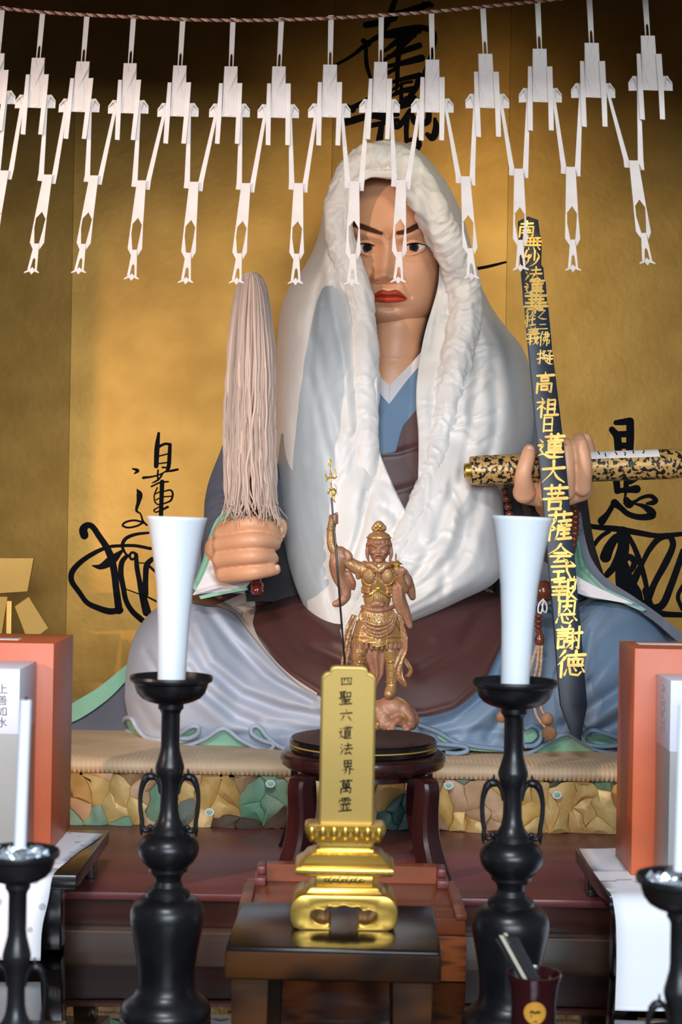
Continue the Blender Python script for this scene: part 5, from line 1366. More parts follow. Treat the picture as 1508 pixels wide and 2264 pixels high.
for c, x, y, w, h in PC:
    z = CAM_Z - uv(x, y)[1] * 3.1
    z = CAM_Z - uv(x, y)[1] * plY(z)
    q = W(x, y, plY(z)); kk = plY(z) / F_PX
    gl.append((c, (q[0] - 0.0015, q[2]), w * kk * 0.97, h * kk * 1.0, 0.07))
obj('inscription', brush_text(gl, lambda X, Z: plY(Z) + 0.0004, 0.0016, 1.45, 0.10), M['gold_paint'], plk, ang=30)

# --- rosary hanging from the scroll hand
ros = thing('rosary', 'brown wooden rosary with cords and woolly pompoms hanging from the hand', 'rosary', tuple(W(1200, 1400, 3.2)))


def beads(pts, n, r, name='bead'):
    q = catmull(pts, n)
    for x, y, Yv in q:
        obj(name, ball(W(x, y, Yv), r * Yv / F_PX, 14, 10), M['bead'], ros)


beads([(1117, 1086, 3.33), (1122, 1110, 3.33), (1127, 1140, 3.33), (1128, 1200, 3.32), (1140, 1270, 3.28), (1165, 1305, 3.22)], 14, 9)
beads([(1268, 1118, 3.33), (1273, 1140, 3.33), (1271, 1180, 3.32), (1264, 1220, 3.31), (1250, 1270, 3.27), (1222, 1305, 3.22)], 17, 8.5)
obj('parent_bead', ball(W(1202, 1308, 3.20), 25 * 3.2 / F_PX, 24, 16), M['bead'], ros)
kq = catmull([(1202, 1324, 3.172), (1192, 1336, 3.170), (1190, 1352, 3.168), (1196, 1356, 3.166), (1200, 1340, 3.164), (1203, 1328, 3.166), (1209, 1340, 3.166), (1207, 1354, 3.164), (1201, 1350, 3.162), (1199, 1334, 3.162)], 60)
obj('knot', tube(W(kq[:, 0], kq[:, 1], kq[:, 2]), 1.9 * 3.2 / F_PX, 6), M['paper'], ros)
for y, r in ((1362, 9.5), (1374, 9), (1385, 8.5), (1395, 8)):
    obj('bead', ball(W(1191, y, 3.165), (r * 3.2 / F_PX, r * 3.2 / F_PX, 6 * 3.2 / F_PX), 14, 10), M['bead'], ros)
c = W(1193, 1412, 3.16)
obj('teardrop_bead', lathe([(.001, c[2] + .018), (.004, c[2] + .016), (.008, c[2] + .006), (.0105, c[2] - .003), (.0085, c[2] - .011), (.001, c[2] - .015)], c[0], c[1], 24), M['bead'], ros)
for pts in ([(1198, 1428, 3.15), (1196, 1470, 3.13), (1190, 1520, 3.10), (1195, 1560, 3.07), (1208, 1588, 3.05)], [(1191, 1428, 3.15), (1188, 1470, 3.13), (1178, 1520, 3.10), (1186, 1580, 3.06), (1214, 1616, 3.04)], [(1187, 1428, 3.15), (1172, 1480, 3.13), (1160, 1540, 3.09), (1140, 1575, 3.07), (1112, 1584, 3.06)]):
    q = catmull(pts, 70)
    obj('cord', tube(W(q[:, 0], q[:, 1], q[:, 2]), (3.2 + 0.7 * np.sin(np.arange(70) * 1.5)) * 3.1 / F_PX, 8), M['cord'], ros)
for x, y, Yv, r in ((1210, 1590, 3.045, 14.5), (1215, 1621, 3.03, 16.5), (1110, 1585, 3.055, 13)):
    obj('pompom', ball(W(x, y, Yv), r * 3.05 / F_PX, 24, 16), M['pompom'], ros)

# --- straw mat on a painted rock pedestal
xs = np.linspace(-0.66, 1.05, 860)
lipw = 0.004 * noise2(xs * 3, 0 * xs, 21)
prof = [(3.90, 1.080), (3.5, 1.081), (3.2, 1.081), (3.06, 1.0805), (3.02, 1.079), (3.0, 1.077), (2.988, 1.0735), (2.981, 1.068), (2.980, 1.061), (2.986, 1.0505), (3.02, 1.050), (3.10, 1.05)]
rows = []
for j, (y, z) in enumerate(prof):
    rg = 0.0016 * np.clip((3.05 - y) / 0.05, 0.15, 1) * np.sin(2 * math.pi * (xs + (y - 2.98) * 0.4) / 0.0088) * (0.7 + 0.3 * noise2(xs * 60, 0 * xs + j, 22))
    rows.append(np.column_stack([xs, y + lipw - (rg if z < 1.078 else 0), z + 0 * xs + (rg if z >= 1.077 else 0)]))
V, F = loft(np.array(rows), closed=False)
mt = thing('straw_mat', 'tan woven straw mat under the seated monk statue', 'mat', (0, 3.4, 1.05))
n = len(xs)
F = F + [tuple((len(prof) - 1) * n + i for i in (0, n - 1)) + (n - 1, 0)]
obj('woven_top', (V, F), M['mat'], mt, ang=60)
pedm = {'gold': mat('rock_gold', srgb(216, 176, 100), 0.45, 0.12, srgb(184, 140, 82), 18, bump=0.3, bscale=25), 'beige': mat('rock_beige', srgb(204, 164, 124), 0.55, 0, srgb(166, 128, 94), 14, bump=0.3), 'green': mat('rock_green', srgb(104, 148, 118), 0.5, 0, srgb(150, 160, 132), 12, bump=0.3), 'grey': mat('rock_grey', srgb(128, 124, 110), 0.55, 0, srgb(104, 116, 104), 12, bump=0.3), 'teal': mat('rock_teal', srgb(44, 78, 78), 0.5, 0, srgb(70, 100, 92), 10, bump=0.3), 'brown': mat('rock_brown', srgb(96, 72, 50), 0.6, 0, srgb(70, 50, 36), 16, bump=0.4), 'pale': mat('rock_pale', srgb(222, 188, 120), 0.45, 0.12, srgb(196, 154, 92), 14, bump=0.3)}
ped = thing('rock_pedestal', 'painted rock pedestal in gold and green facets under the straw mat', 'pedestal', (0, 3.4, Z1))
obj('core', box(-0.66, 1.05, 3.012, 3.88, Z1, 1.049), pedm['brown'], ped)
rnd = random.Random(12)
pts, colr = [], []


def rock_colour(x, y):
    if x > 840:
        edge = 1728 + 14 * math.sin(x / 60.0) + (x - 950) * 0.02
        if x < 955 and y > 1770: return 'teal'
        if y < edge: return 'grey' if x < 1150 else rnd.choice(['grey', 'green'])
        return rnd.choice(['gold', 'pale', 'pale'] if x > 1150 else ['gold', 'beige', 'pale'])
    if y < 1722: return 'beige'
    if y > 1822 and x > 480: return rnd.choice(['brown', 'pale'])
    for cx_, cy_, rx_, ry_, c in ((205, 1830, 75, 42, 'green'), (350, 1785, 26, 50, 'green'), (430, 1790, 34, 46, 'grey'), (590, 1772, 52, 36, 'green'), (280, 1780, 34, 70, 'pale'), (490, 1780, 30, 70, 'gold')):
        if ((x - cx_) / rx_)**2 + ((y - cy_) / ry_)**2 < 1: return c
    return rnd.choice(['beige', 'gold', 'beige', 'pale'])


for y, step, jx, jy in ((1703, 105, 30, 5), (1752, 50, 20, 14), (1790, 62, 24, 14), (1829, 56, 22, 8)):
    for ix in range(int(1500 / step)):
        x = 110 + ix * step + rnd.uniform(-jx, jx); yy = y + rnd.uniform(-jy, jy) + (8 * math.sin(x / 60.0) if y == 1703 else 0)
        pts.append((x, yy)); colr.append(rock_colour(x, yy if y != 1703 else 1700))
VS = 0.62                                   # cells stand taller than wide
pts = np.array(pts); pts[:, 1] *= VS
for i, p in enumerate(pts):
    if p[0] < -20 or p[0] > 1530: continue
    cell = [(p[0] - 100, 1690 * VS), (p[0] + 100, 1690 * VS), (p[0] + 100, 1846 * VS), (p[0] - 100, 1846 * VS)]
    for j in np.argsort(((pts - p)**2).sum(1))[1:14]:
        nrm = pts[j] - p; m_ = (pts[j] + p) / 2
        out = []
        for a1, b1 in zip(cell, cell[1:] + cell[:1]):
            da, db = (np.array(a1) - m_) @ nrm, (np.array(b1) - m_) @ nrm
            if da <= 0: out.append(a1)
            if da * db < 0:
                tq = da / (da - db); out.append((a1[0] + (b1[0] - a1[0]) * tq, a1[1] + (b1[1] - a1[1]) * tq))
        cell = out
        if len(cell) < 3: break
    if len(cell) < 3: continue
    P = np.array(cell) / (1, VS); p = p / (1, VS)
    P = np.concatenate([P[k_] + (P[(k_ + 1) % len(P)] - P[k_]) * np.linspace(0, 1, 5)[:-1, None] for k_ in range(len(P))])
    P = P + 9 * np.column_stack([noise2(P[:, 0] / 24, P[:, 1] / 24, 41), 0.7 * noise2(P[:, 0] / 24, P[:, 1] / 24, 42)])
    P = p + (P - p) * 0.999
    dd = rnd.uniform(-0.006, 0.006)
    tlt, tl2 = rnd.uniform(-.0003, .0003), rnd.uniform(-.00015, .00025)
    yb = 2.985 - 0.0002 * (p[1] - 1700) + dd
    r0 = W(P[:, 0], P[:, 1], 3.014); r1 = W(P[:, 0], P[:, 1], yb + 0.0012 + tlt * (P[:, 0] - p[0]) + tl2 * (P[:, 1] - p[1])); q = p + (P - p) * 0.92
    r2 = W(q[:, 0], q[:, 1], yb - 0.0006 + tlt * (q[:, 0] - p[0]) + tl2 * (q[:, 1] - p[1])); q = p + (P - p) * 0.3
    r3 = W(q[:, 0], q[:, 1], yb - 0.0045 + tlt * (q[:, 0] - p[0]))
    for r in (r0, r1, r2, r3): r[:, 2] = np.clip(r[:, 2], Z1 + 0.0005, 1.0492)
    obj('rock', loft(np.array([r0, r1, r2, r3])), pedm[colr[i]], ped, ang=28)
for x, y in ((598, 1733), (463, 1796), (992, 1737), (1232, 1758)):
    c = W(x, y, 2.963)
    ps = [ball(c + 0.0075 * np.array([math.cos(u), 0, 0.8 * math.sin(u)]), (0.0022, 0.001, 0.0022), 8, 6) for u in np.linspace(0, 6.283, 13)[:-1]]
    fl = obj('flower', merge(*ps), M['white_robe'], ped)
    obj('flower_centre', ball(c, (0.006, 0.0012, 0.005), 12, 6), M['mint'], fl)
# ------------------------------------------------------------------ carved armoured figurine on the plinth
def carved(name, base, base2, gold, scale, thr, wavy=False):
    m = mat(name, base, 0.42, 0.15, base2, 30, bump=0.25, bscale=160)
    nt = m.node_tree; N, L = nt.nodes, nt.links
    b = N['Principled BSDF']
    src = b.inputs['Base Color'].links[0].from_socket
    tc = N.new('ShaderNodeTexCoord')
    v = N.new('ShaderNodeTexVoronoi'); v.feature = 'DISTANCE_TO_EDGE'; v.inputs['Scale'].default_value = scale
    L.new(tc.outputs['Object'], v.inputs['Vector'])
    lt = N.new('ShaderNodeMath'); lt.operation = 'LESS_THAN'; lt.inputs[1].default_value = thr
    L.new(v.outputs['Distance'], lt.inputs[0])
    nz = N.new('ShaderNodeTexNoise'); nz.inputs['Scale'].default_value = 45
    L.new(tc.outputs['Object'], nz.inputs['Vector'])
    gt = N.new('ShaderNodeMath'); gt.operation = 'GREATER_THAN'; gt.inputs[1].default_value = 0.42
    L.new(nz.outputs['Fac'], gt.inputs[0])
    mu = N.new('ShaderNodeMath'); mu.operation = 'MULTIPLY'
    L.new(lt.outputs[0], mu.inputs[0]); L.new(gt.outputs[0], mu.inputs[1])
    mx = N.new('ShaderNodeMix'); mx.data_type = 'RGBA'
    L.new(mu.outputs[0], mx.inputs[0]); L.new(src, mx.inputs[6]); mx.inputs[7].default_value = (*gold, 1)
    L.new(mx.outputs[2], b.inputs['Base Color'])
    mm = N.new('ShaderNodeMath'); mm.operation = 'MULTIPLY'; mm.inputs[1].default_value = 0.7
    L.new(mu.outputs[0], mm.inputs[0]); L.new(mm.outputs[0], b.inputs['Metallic'])
    return m


M['boxwood'] = mat('boxwood', srgb(172, 124, 94), 0.4, 0.05, srgb(146, 98, 72), 24, bump=0.25, bscale=140)
M['boxwood_armour'] = carved('boxwood_armour', srgb(164, 118, 78), srgb(136, 92, 58), srgb(220, 186, 116), 250, 0.05)
M['boxwood_cloth'] = carved('boxwood_cloth', srgb(166, 118, 84), srgb(140, 94, 64), srgb(222, 188, 124), 150, 0.035)
M['gilt'] = mat('gilt', srgb(222, 184, 96), 0.3, 0.7, srgb(200, 158, 72), 60)
YF = 2.675
KF = YF / F_PX


def fp(pts):
    """(px, py, forward offset in px) -> world"""
    p = np.array(pts, float)
    return W(p[:, 0], p[:, 1], YF - p[:, 2] * KF)


def limb(pts, seg=12, flat=1.0):
    p = np.array(pts, float)
    return capsule(fp(p[:, :3]), p[:, 3] * KF, seg, flat)


def blob(x, y, d, rx, rd, rz, seg=20, rings=12):
    return ball(fp([(x, y, d)])[0], (rx * KF, rd * KF, rz * KF), seg, rings)


def wire(pts, r, n=None, seg=8):
    p = np.array(pts, float)
    q = catmull(p[:, [0, 1, 2]], n or 8 * len(p))
    return tube(fp(q), r * KF, seg)


foot = fp([(863, 1545, 4)])[0]
fg = thing('guardian_figurine', 'carved wooden armoured guardian figurine with spear, gilt details, on black plinth', 'figurine', (float(foot[0]), YF, zp))
# body and limbs as one continuous carving
body = fuse([blob(835, 1282, 2, 37, 24, 36), blob(834, 1320, 2, 31, 22, 34), blob(833, 1362, 2, 40, 27, 30), limb([(838, 1250, 2, 16), (838, 1232, 4, 14)]),
             limb([(806, 1262, 2, 18), (780, 1250, 4, 15), (750, 1228, 8, 14)]), limb([(748, 1226, 8, 13), (735, 1208, 8, 11.5), (732, 1172, 10, 9.5), (736, 1152, 12, 10)]),
             limb([(868, 1262, 2, 17), (886, 1285, 4, 15), (893, 1302, 10, 12)]), limb([(893, 1302, 10, 12), (888, 1285, 24, 9), (885, 1268, 32, 8)]),
             limb([(812, 1385, 2, 26), (798, 1435, 8, 20), (792, 1452, 8, 17)]), limb([(792, 1452, 8, 15), (790, 1500, 4, 14), (790, 1545, 2, 12)]),
             limb([(852, 1390, 2, 26), (862, 1440, 8, 20), (866, 1455, 8, 16)]), limb([(866, 1455, 8, 15.5), (868, 1490, 6, 15), (866, 1520, 4, 12)]),
             limb([(866, 1518, 4, 12), (863, 1530, 12, 14), (860, 1534, 18, 12)]), limb([(790, 1545, 2, 12), (786, 1556, 14, 11)])], 0.0021, 5)
obj('body', body, M['boxwood_armour'], fg, ang=179)
# right hand grip and its fingers
hnd = fuse([limb([(733, 1160, 8, 8), (737, 1147, 10, 9)])] + [limb([(730, 1141 + i * 5.2, 12, 3.4), (739, 1140 + i * 5.2, 19, 3.2), (746, 1141 + i * 5.2, 13, 2.8)]) for i in range(4)] + [limb([(736, 1140, 10, 3.4), (745, 1135, 14, 3)])], 0.0012, 2)
obj('spear_hand', hnd, M['boxwood'], fg, ang=179)
obj('wrist_ring', wire([(723, 1170, 8), (732, 1172, 20), (741, 1171, 8), (732, 1169, -2), (723, 1170, 8)], 1.5), M['gilt'], fg)
hnd = fuse([limb([(886, 1276, 28, 8), (884, 1266, 32, 8)])] + [limb([(877 + i * 5, 1268, 36, 3.2), (874 + i * 6, 1259, 38, 2.8), (876 + i * 5, 1254, 34, 2.4)]) for i in range(4)] + [limb([(894, 1268, 32, 3.4), (897, 1260, 30, 3)])], 0.0012, 2)
obj('raised_hand', hnd, M['boxwood'], fg, ang=179)
# head
hd = fuse([blob(838, 1214, 6, 24, 22, 27), blob(837, 1229, 9, 18, 17, 14), blob(837, 1217, 26, 4.5, 5, 7), blob(837, 1221, 27, 6.5, 4, 3.6), limb([(823, 1204, 24, 2.8), (833, 1208, 27, 3.2)]), limb([(852, 1204, 24, 2.8), (842, 1208, 27, 3.2)]),
           blob(826, 1221, 22, 7, 6, 6), blob(849, 1221, 22, 7, 6, 6), limb([(828, 1229, 24, 2), (837, 1227, 27, 2.2), (847, 1229, 24, 2)]), limb([(830, 1233, 24, 1.8), (837, 1232, 26, 2), (844, 1233, 24, 1.8)]), blob(837, 1240, 20, 9, 6, 5),
           blob(814, 1216, 0, 5, 6, 12), blob(862, 1216, 0, 5, 6, 12)], 0.0012, 2)
head2 = obj('head', hd, M['boxwood'], fg, ang=179)
for s in (-1, 1):
    obj('eye', blob(837 + s * 9.5, 1212.5, 25.2, 4, 2, 1.7, 12, 8), M['gilt'], head2)
    obj('pupil', blob(837 + s * 8.5, 1212.7, 26.8, 1.3, 1, 1.4, 8, 6), M['ink'], head2)
obj('scowl', wire([(831, 1230.5, 26.5), (837, 1229, 28.5), (844, 1230.5, 26.5)], 0.9), M['ink'], head2)
hair = [blob(838, 1196, 0, 27, 25, 16)] + [blob(838 + 25 * math.sin(a), 1200 + 5 * (1 - math.cos(a)), 25 * math.cos(a), 5, 5, 6, 10, 8) for a in np.linspace(-1.8, 1.8, 11)] + [limb([(814, 1205, 2, 5), (812, 1225, 2, 4.5), (815, 1240, 2, 3)]), limb([(862, 1205, 2, 5), (865, 1225, 2, 4.5), (862, 1240, 2, 3)])]
obj('hair', fuse(hair, 0.0013, 2), M['boxwood'], fg, ang=179)
cap = fp([(838, 1190, 0)])[0]
obj('cap', lathe([(26 * KF, cap[2] + .000), (26 * KF, cap[2] + 3 * KF), (22 * KF, cap[2] + 9 * KF), (13 * KF, cap[2] + 14 * KF), (8 * KF, cap[2] + 17 * KF), (.001, cap[2] + 18 * KF)], cap[0], cap[1], 36), M['boxwood'], fg)
obj('cap_band', lathe([(25.5 * KF, cap[2] - 1 * KF), (28 * KF, cap[2] + 0 * KF), (28 * KF, cap[2] + 2.5 * KF), (25.5 * KF, cap[2] + 3.5 * KF)], cap[0], cap[1], 40, caps=False), M['gilt'], fg)
obj('topknot', fuse([blob(838, 1164, 0, 13, 11, 12), blob(828, 1168, 2, 7, 7, 8), blob(848, 1168, 2, 7, 7, 8), blob(838, 1156, 0, 8, 8, 5)], 0.0013, 3), M['boxwood'], fg, ang=179)
orn = [blob(836 + 5 * math.sin(u), 1165 - 5 * math.cos(u), 11, 3.6, 2, 4.2, 10, 8) for u in (-1.25, 0, 1.25)] + [wire([(824, 1170, 8), (830, 1173, 12), (836, 1169, 13), (843, 1173, 12), (849, 1170, 8)], 1.6), wire([(825, 1176, 8), (837, 1178, 13), (849, 1176, 8)], 2.2)]
obj('topknot_ornament', merge(*orn), M['gilt'], fg)
# collar, breastplates, straps, belt
obj('collar', fuse([limb([(806, 1250, 10, 7), (820, 1250, 24, 7), (836, 1262, 29, 6)]), limb([(869, 1250, 10, 7), (854, 1250, 24, 7), (839, 1262, 29, 6)]), blob(838, 1247, 0, 30, 18, 7), blob(829, 1263, 29, 5, 4, 4), blob(844, 1263, 29, 5, 4, 4)], 0.0014, 3), M['boxwood_cloth'], fg, ang=179)
for s in (-1, 1):
    c = 836 + s * 18
    obj('breastplate', blob(c, 1274, 18, 17, 11, 19), M['boxwood_armour'], fg)
    ring = [(c + 17.5 * math.cos(u), 1275 + 19 * math.sin(u), 18 + 4 * (1 - abs(math.cos(u)))) for u in np.linspace(0.2, 2.95, 12)]
    obj('plate_rim', wire(ring, 1.3), M['gilt'], fg)
    obj('plate_boss', wire([(c + 4 * math.cos(u), 1267 + 4 * math.sin(u), 28) for u in np.linspace(0, 6.3, 10)], 0.9), M['gilt'], fg)
    obj('side_plate', fuse([limb([(836 + s * 20, 1302, 20, 5), (836 + s * 33, 1300, 8, 5)]), limb([(836 + s * 20, 1310, 20, 5), (836 + s * 33, 1308, 8, 5)])], 0.0014, 2), M['boxwood_armour'], fg)
    obj('strap', wire([(836, 1303, 26), (836 + s * 12, 1311, 25), (836 + s * 24, 1318, 18), (836 + s * 33, 1319, 6)], 2.6), M['gilt'], fg)
    obj('shoulder_guard', fuse([limb([(836 + s * 30, 1248, 6, 9), (836 + s * 42, 1262, 8, 9), (836 + s * 44, 1276, 6, 6)]), blob(836 + s * 42, 1258, 6, 10, 11, 10)], 0.0015, 3), M['boxwood_cloth'], fg)
obj('chest_cord', merge(wire([(834, 1266, 30), (834, 1285, 29), (834, 1300, 27)], 1.7), wire([(839, 1266, 30), (839, 1285, 29), (839, 1300, 27)], 1.7), blob(836.5, 1301, 28, 7, 4, 4)), M['gilt'], fg)
obj('pendant_cords', merge(*[wire([(836 + a, 1306, 26), (836 + a * 1.6, 1330, 25)], 1.3) for a in (-9, -4, 0, 4, 9)]), M['gilt'], fg)
obj('belly_mask', fuse([blob(834, 1335, 18, 17, 9, 10), blob(824, 1338, 22, 5, 4, 5), blob(845, 1338, 22, 5, 4, 5)], 0.0014, 2), M['boxwood'], fg)
obj('belt', fuse([limb([(802, 1342, 4, 5.5), (815, 1347, 20, 5.5), (835, 1350, 27, 5.5), (857, 1347, 20, 5.5), (870, 1341, 4, 5.5)])], 0.0014, 2), M['boxwood'], fg)
# hip apron with its draped swags, armoured skirt and pleats
ap = []
for u in np.linspace(0, 1, 14):
    row = []
    for v in np.linspace(-1, 1, 22):
        row.append((836 + v * 36 * math.sqrt(max(0, 1 - (u * .92)**2.2)), 1352 + 46 * u - 3 * abs(v), 28 - 14 * v * v + 4 * u))
    ap.append(fp(row))
obj('hip_apron', slab(np.array(ap), 0.006), M['boxwood_armour'], fg, ang=60)
for i, (w, dy) in enumerate(((34, 30), (37, 39), (39, 48), (40, 56))):
    obj('apron_swag', wire([(836 - w, 1354 + i * 2, 12), (836 - w * .75, 1352 + dy * .72, 24), (836, 1352 + dy, 33 + i), (836 + w * .75, 1352 + dy * .72, 24), (836 + w, 1354 + i * 2, 12)], 4.3, 40, 10), M['boxwood_cloth'], fg)
sk = []
for u in np.linspace(0, 1, 12):
    row = []
    for a in np.linspace(-1.75, 1.75, 60):
        w = 45 + 12 * u
        row.append((833 + w * math.sin(a), 1372 + 50 * u - 5 * (1 - math.cos(a)) * u, 2 + (28 + 4 * u) * math.cos(a)))
    sk.append(fp(row))
obj('armoured_skirt', slab(np.array(sk), 0.004), M['boxwood_armour'], fg, ang=60)
for y, r in ((1410, 1.2), (1421, 1.5)):
    obj('skirt_rim', wire([(833 + (45 + 12 * (y - 1372) / 50 + 1) * math.sin(a), y - 5 * (1 - math.cos(a)), 3 + 32.5 * math.cos(a)) for a in np.linspace(-1.6, 1.6, 16)], r), M['gilt'], fg)
for a in np.linspace(-1.45, 1.45, 15):
    x, d = 833 + 56 * math.sin(a), 2 + 31 * math.cos(a)
    y = 1428 - 5 * (1 - math.cos(a))
    obj('skirt_pleat', limb([(x, y - 6, d, 4), (x, y + 6, d, 3.6)], 8), M['boxwood'], fg)
cp = [fp([(836 + v * (21 - 3 * u), 1400 + 22 * u + 6 * (1 - v * v) * u, 37 - 6 * v * v) for v in np.linspace(-1, 1, 14)]) for u in np.linspace(0, 1, 8)]
obj('centre_plate', slab(np.array(cp), 0.004), M['boxwood_armour'], fg, ang=60)
obj('centre_rim', wire([(816, 1402, 32), (818, 1422, 33), (827, 1428, 36), (836, 1430, 38), (845, 1428, 36), (854, 1422, 33), (856, 1402, 32)], 1.4), M['gilt'], fg)
# cloth between the legs, over-knee trousers, boots
cl = [fp([(832 + v * w + 3 * math.sin(y / 9.0), y, d - 10 * v * v + 2.5 * math.cos(v * 7)) for v in np.linspace(-1, 1, 16)]) for y, w, d in ((1428, 26, 24), (1450, 24, 24), (1470, 18, 22), (1490, 14, 19), (1510, 8, 16), (1522, 2, 14))]
obj('front_cloth', slab(np.array(cl), 0.004), M['boxwood'], fg, ang=60)
for s, cx_ in ((-1, 795), (1, 864)):
    obj('trouser', fuse([blob(cx_, 1440, 8, 19, 17, 22), blob(cx_, 1455, 9, 16, 15, 9)], 0.0016, 3), M['boxwood_cloth'], fg)
    obj('boot_cuff', wire([(cx_ - 16, 1463, 4), (cx_, 1464, 24), (cx_ + 18, 1463, 4)], 2.4), M['gilt'], fg)
    obj('boot_seam', wire([(cx_ + 5, 1465, 23), (cx_ + 6, 1490, 21), (cx_ + 4, 1508, 17)], 1.3), M['gilt'], fg)
    obj('ankle_band', wire([(cx_ - 12, 1508, 4), (cx_ + 2, 1510, 18), (cx_ + 15, 1508, 4)], 1.6), M['gilt'], fg)


def sash(rows, m, thick=0.004):
    """flat scarf from (centre x, y, forward, half width, roll) rows"""
    q = catmull(np.array(rows, float), 36)
    R = []
    for x, y, d, w, ro in q:
        R.append(fp([(x + v * w * math.cos(ro), y + v * w * 0.25, d + v * w * math.sin(ro) + 1.6 * math.cos(v * 6 + y / 12)) for v in np.linspace(-1, 1, 9)]))
    return slab(np.array(R), thick)


obj('scarf', sash([(880, 1362, 12, 7, .4), (891, 1395, 12, 8, .3), (893, 1430, 14, 8, .2), (884, 1460, 18, 9, -.3), (880, 1490, 18, 11, -.2), (890, 1508, 16, 10, .4), (896, 1520, 12, 3, .3)], M['boxwood_cloth']), M['boxwood_cloth'], fg, ang=60)
obj('scarf', sash([(894, 1455, 6, 6, .3), (902, 1472, 8, 9, .5), (908, 1484, 6, 6, .8), (900, 1496, 4, 5, .5)], M['boxwood_cloth']), M['boxwood_cloth'], fg, ang=60)
obj('scarf', sash([(784, 1360, 12, 7, -.4), (771, 1395, 12, 8, -.3), (766, 1430, 14, 7, -.2), (762, 1465, 12, 8, -.3), (758, 1490, 10, 6, -.3)], M['boxwood_cloth']), M['boxwood_cloth'], fg, ang=60)
obj('hanging_sleeve', fuse([limb([(752, 1222, 10, 15), (746, 1245, 8, 19), (750, 1275, 6, 16), (762, 1300, 4, 13), (764, 1318, 4, 12), (752, 1332, 4, 10), (742, 1335, 4, 8)]), limb([(766, 1222, 12, 8), (772, 1232, 14, 9), (762, 1240, 14, 7)]), limb([(770, 1270, 8, 9), (780, 1290, 8, 8), (782, 1302, 6, 4)]), limb([(735, 1228, 14, 6), (738, 1262, 14, 7), (752, 1296, 12, 6)]), limb([(744, 1218, 16, 7), (760, 1232, 20, 6)])], 0.0017, 3), M['boxwood'], fg, ang=179)
obj('hanging_sleeve', fuse([limb([(884, 1292, 16, 11), (884, 1320, 14, 13), (894, 1348, 10, 12), (902, 1372, 6, 10), (906, 1384, 6, 7)]), limb([(872, 1300, 18, 6), (874, 1330, 16, 7), (884, 1356, 12, 5)]), limb([(900, 1280, 0, 12), (908, 1305, -4, 11), (912, 1320, -4, 8)]), limb([(892, 1268, 6, 12), (900, 1290, 6, 12)]), limb([(885, 1300, 26, 5), (888, 1330, 22, 6), (896, 1355, 16, 5)])], 0.0017, 3), M['boxwood'], fg, ang=179)
# spear, trident head, ribbons
sp_ = thing('spear', 'thin black spear with gilt trident head held upright by the armoured figurine', 'spear', tuple(fp([(762, 1472, 22)])[0]))
obj('shaft', tube(fp([(733, 1100, 19), (737, 1150, 20), (743, 1215, 30), (750, 1310, 31), (765, 1500, 31)]), 2.3 * KF, 10), M['black_lacquer'], sp_)
tr_ = [wire([(731, 1072, 19), (732, 1058, 19), (730, 1040, 19), (729, 1018, 19)], 1.5), wire([(720, 1064, 19), (724, 1058, 19), (732, 1055, 20), (740, 1057, 19), (744, 1052, 19)], 2.2), wire([(724, 1057, 19), (720, 1050, 19), (719, 1041, 19)], 1.3), wire([(740, 1056, 19), (742, 1048, 19), (741, 1037, 19)], 1.3), wire([(729, 1033, 19), (733, 1026, 19), (731, 1016, 19), (728, 1016, 19), (727, 1026, 19), (730, 1033, 19)], 1.1),
       blob(731, 1046, 19, 2.4, 2.4, 3), blob(732, 1052, 19, 2.6, 2.6, 3)]
obj('trident_head', merge(*tr_), M['gilt'], sp_)
obj('trident_socket', wire([(731, 1066, 19), (733, 1082, 19), (734, 1104, 19)], 1.9), M['gilt'], sp_)
obj('gilt_ribbon', merge(wire([(726, 1092, 20), (727, 1085, 21), (734, 1081, 22), (741, 1084, 21), (740, 1091, 20), (736, 1096, 21)], 2.6), wire([(738, 1088, 20), (740, 1096, 20), (737, 1104, 20), (742, 1111, 20)], 1.4), wire([(738, 1070, 20), (744, 1078, 20), (744, 1088, 20), (748, 1094, 20)], 0.6)), M['gilt'], sp_)
# little pagoda in the raised hand
c = fp([(877, 1258, 33)])[0]
pg = thing('miniature_pagoda', 'tiny gilt pagoda held up on the hand of the armoured figurine', 'pagoda', tuple(c))
u = KF
obj('pagoda_body', lathe([(.0001, c[2]), (8 * u, c[2]), (8 * u, c[2] + 2 * u), (6 * u, c[2] + 3 * u), (6.5 * u, c[2] + 9 * u), (6 * u, c[2] + 10 * u), (.0001, c[2] + 10 * u)], c[0], c[1], 20), M['gilt'], pg, ang=30)
obj('pagoda_roof', lathe([(6 * u, c[2] + 9 * u), (13 * u, c[2] + 10 * u), (13 * u, c[2] + 11.5 * u), (7 * u, c[2] + 15 * u), (3 * u, c[2] + 19 * u), (.0001, c[2] + 19.5 * u)], c[0], c[1], 20), M['gilt'], pg, ang=30)
obj('pagoda_spire', lathe([(2.2 * u, c[2] + 18 * u)] + [(1.6 * u + 0.9 * u * (i % 2), c[2] + (20 + 2 * i) * u) for i in range(7)] + [(.0001, c[2] + 36 * u)], c[0] - 2 * u, c[1], 14), M['boxwood'], pg, ang=30)
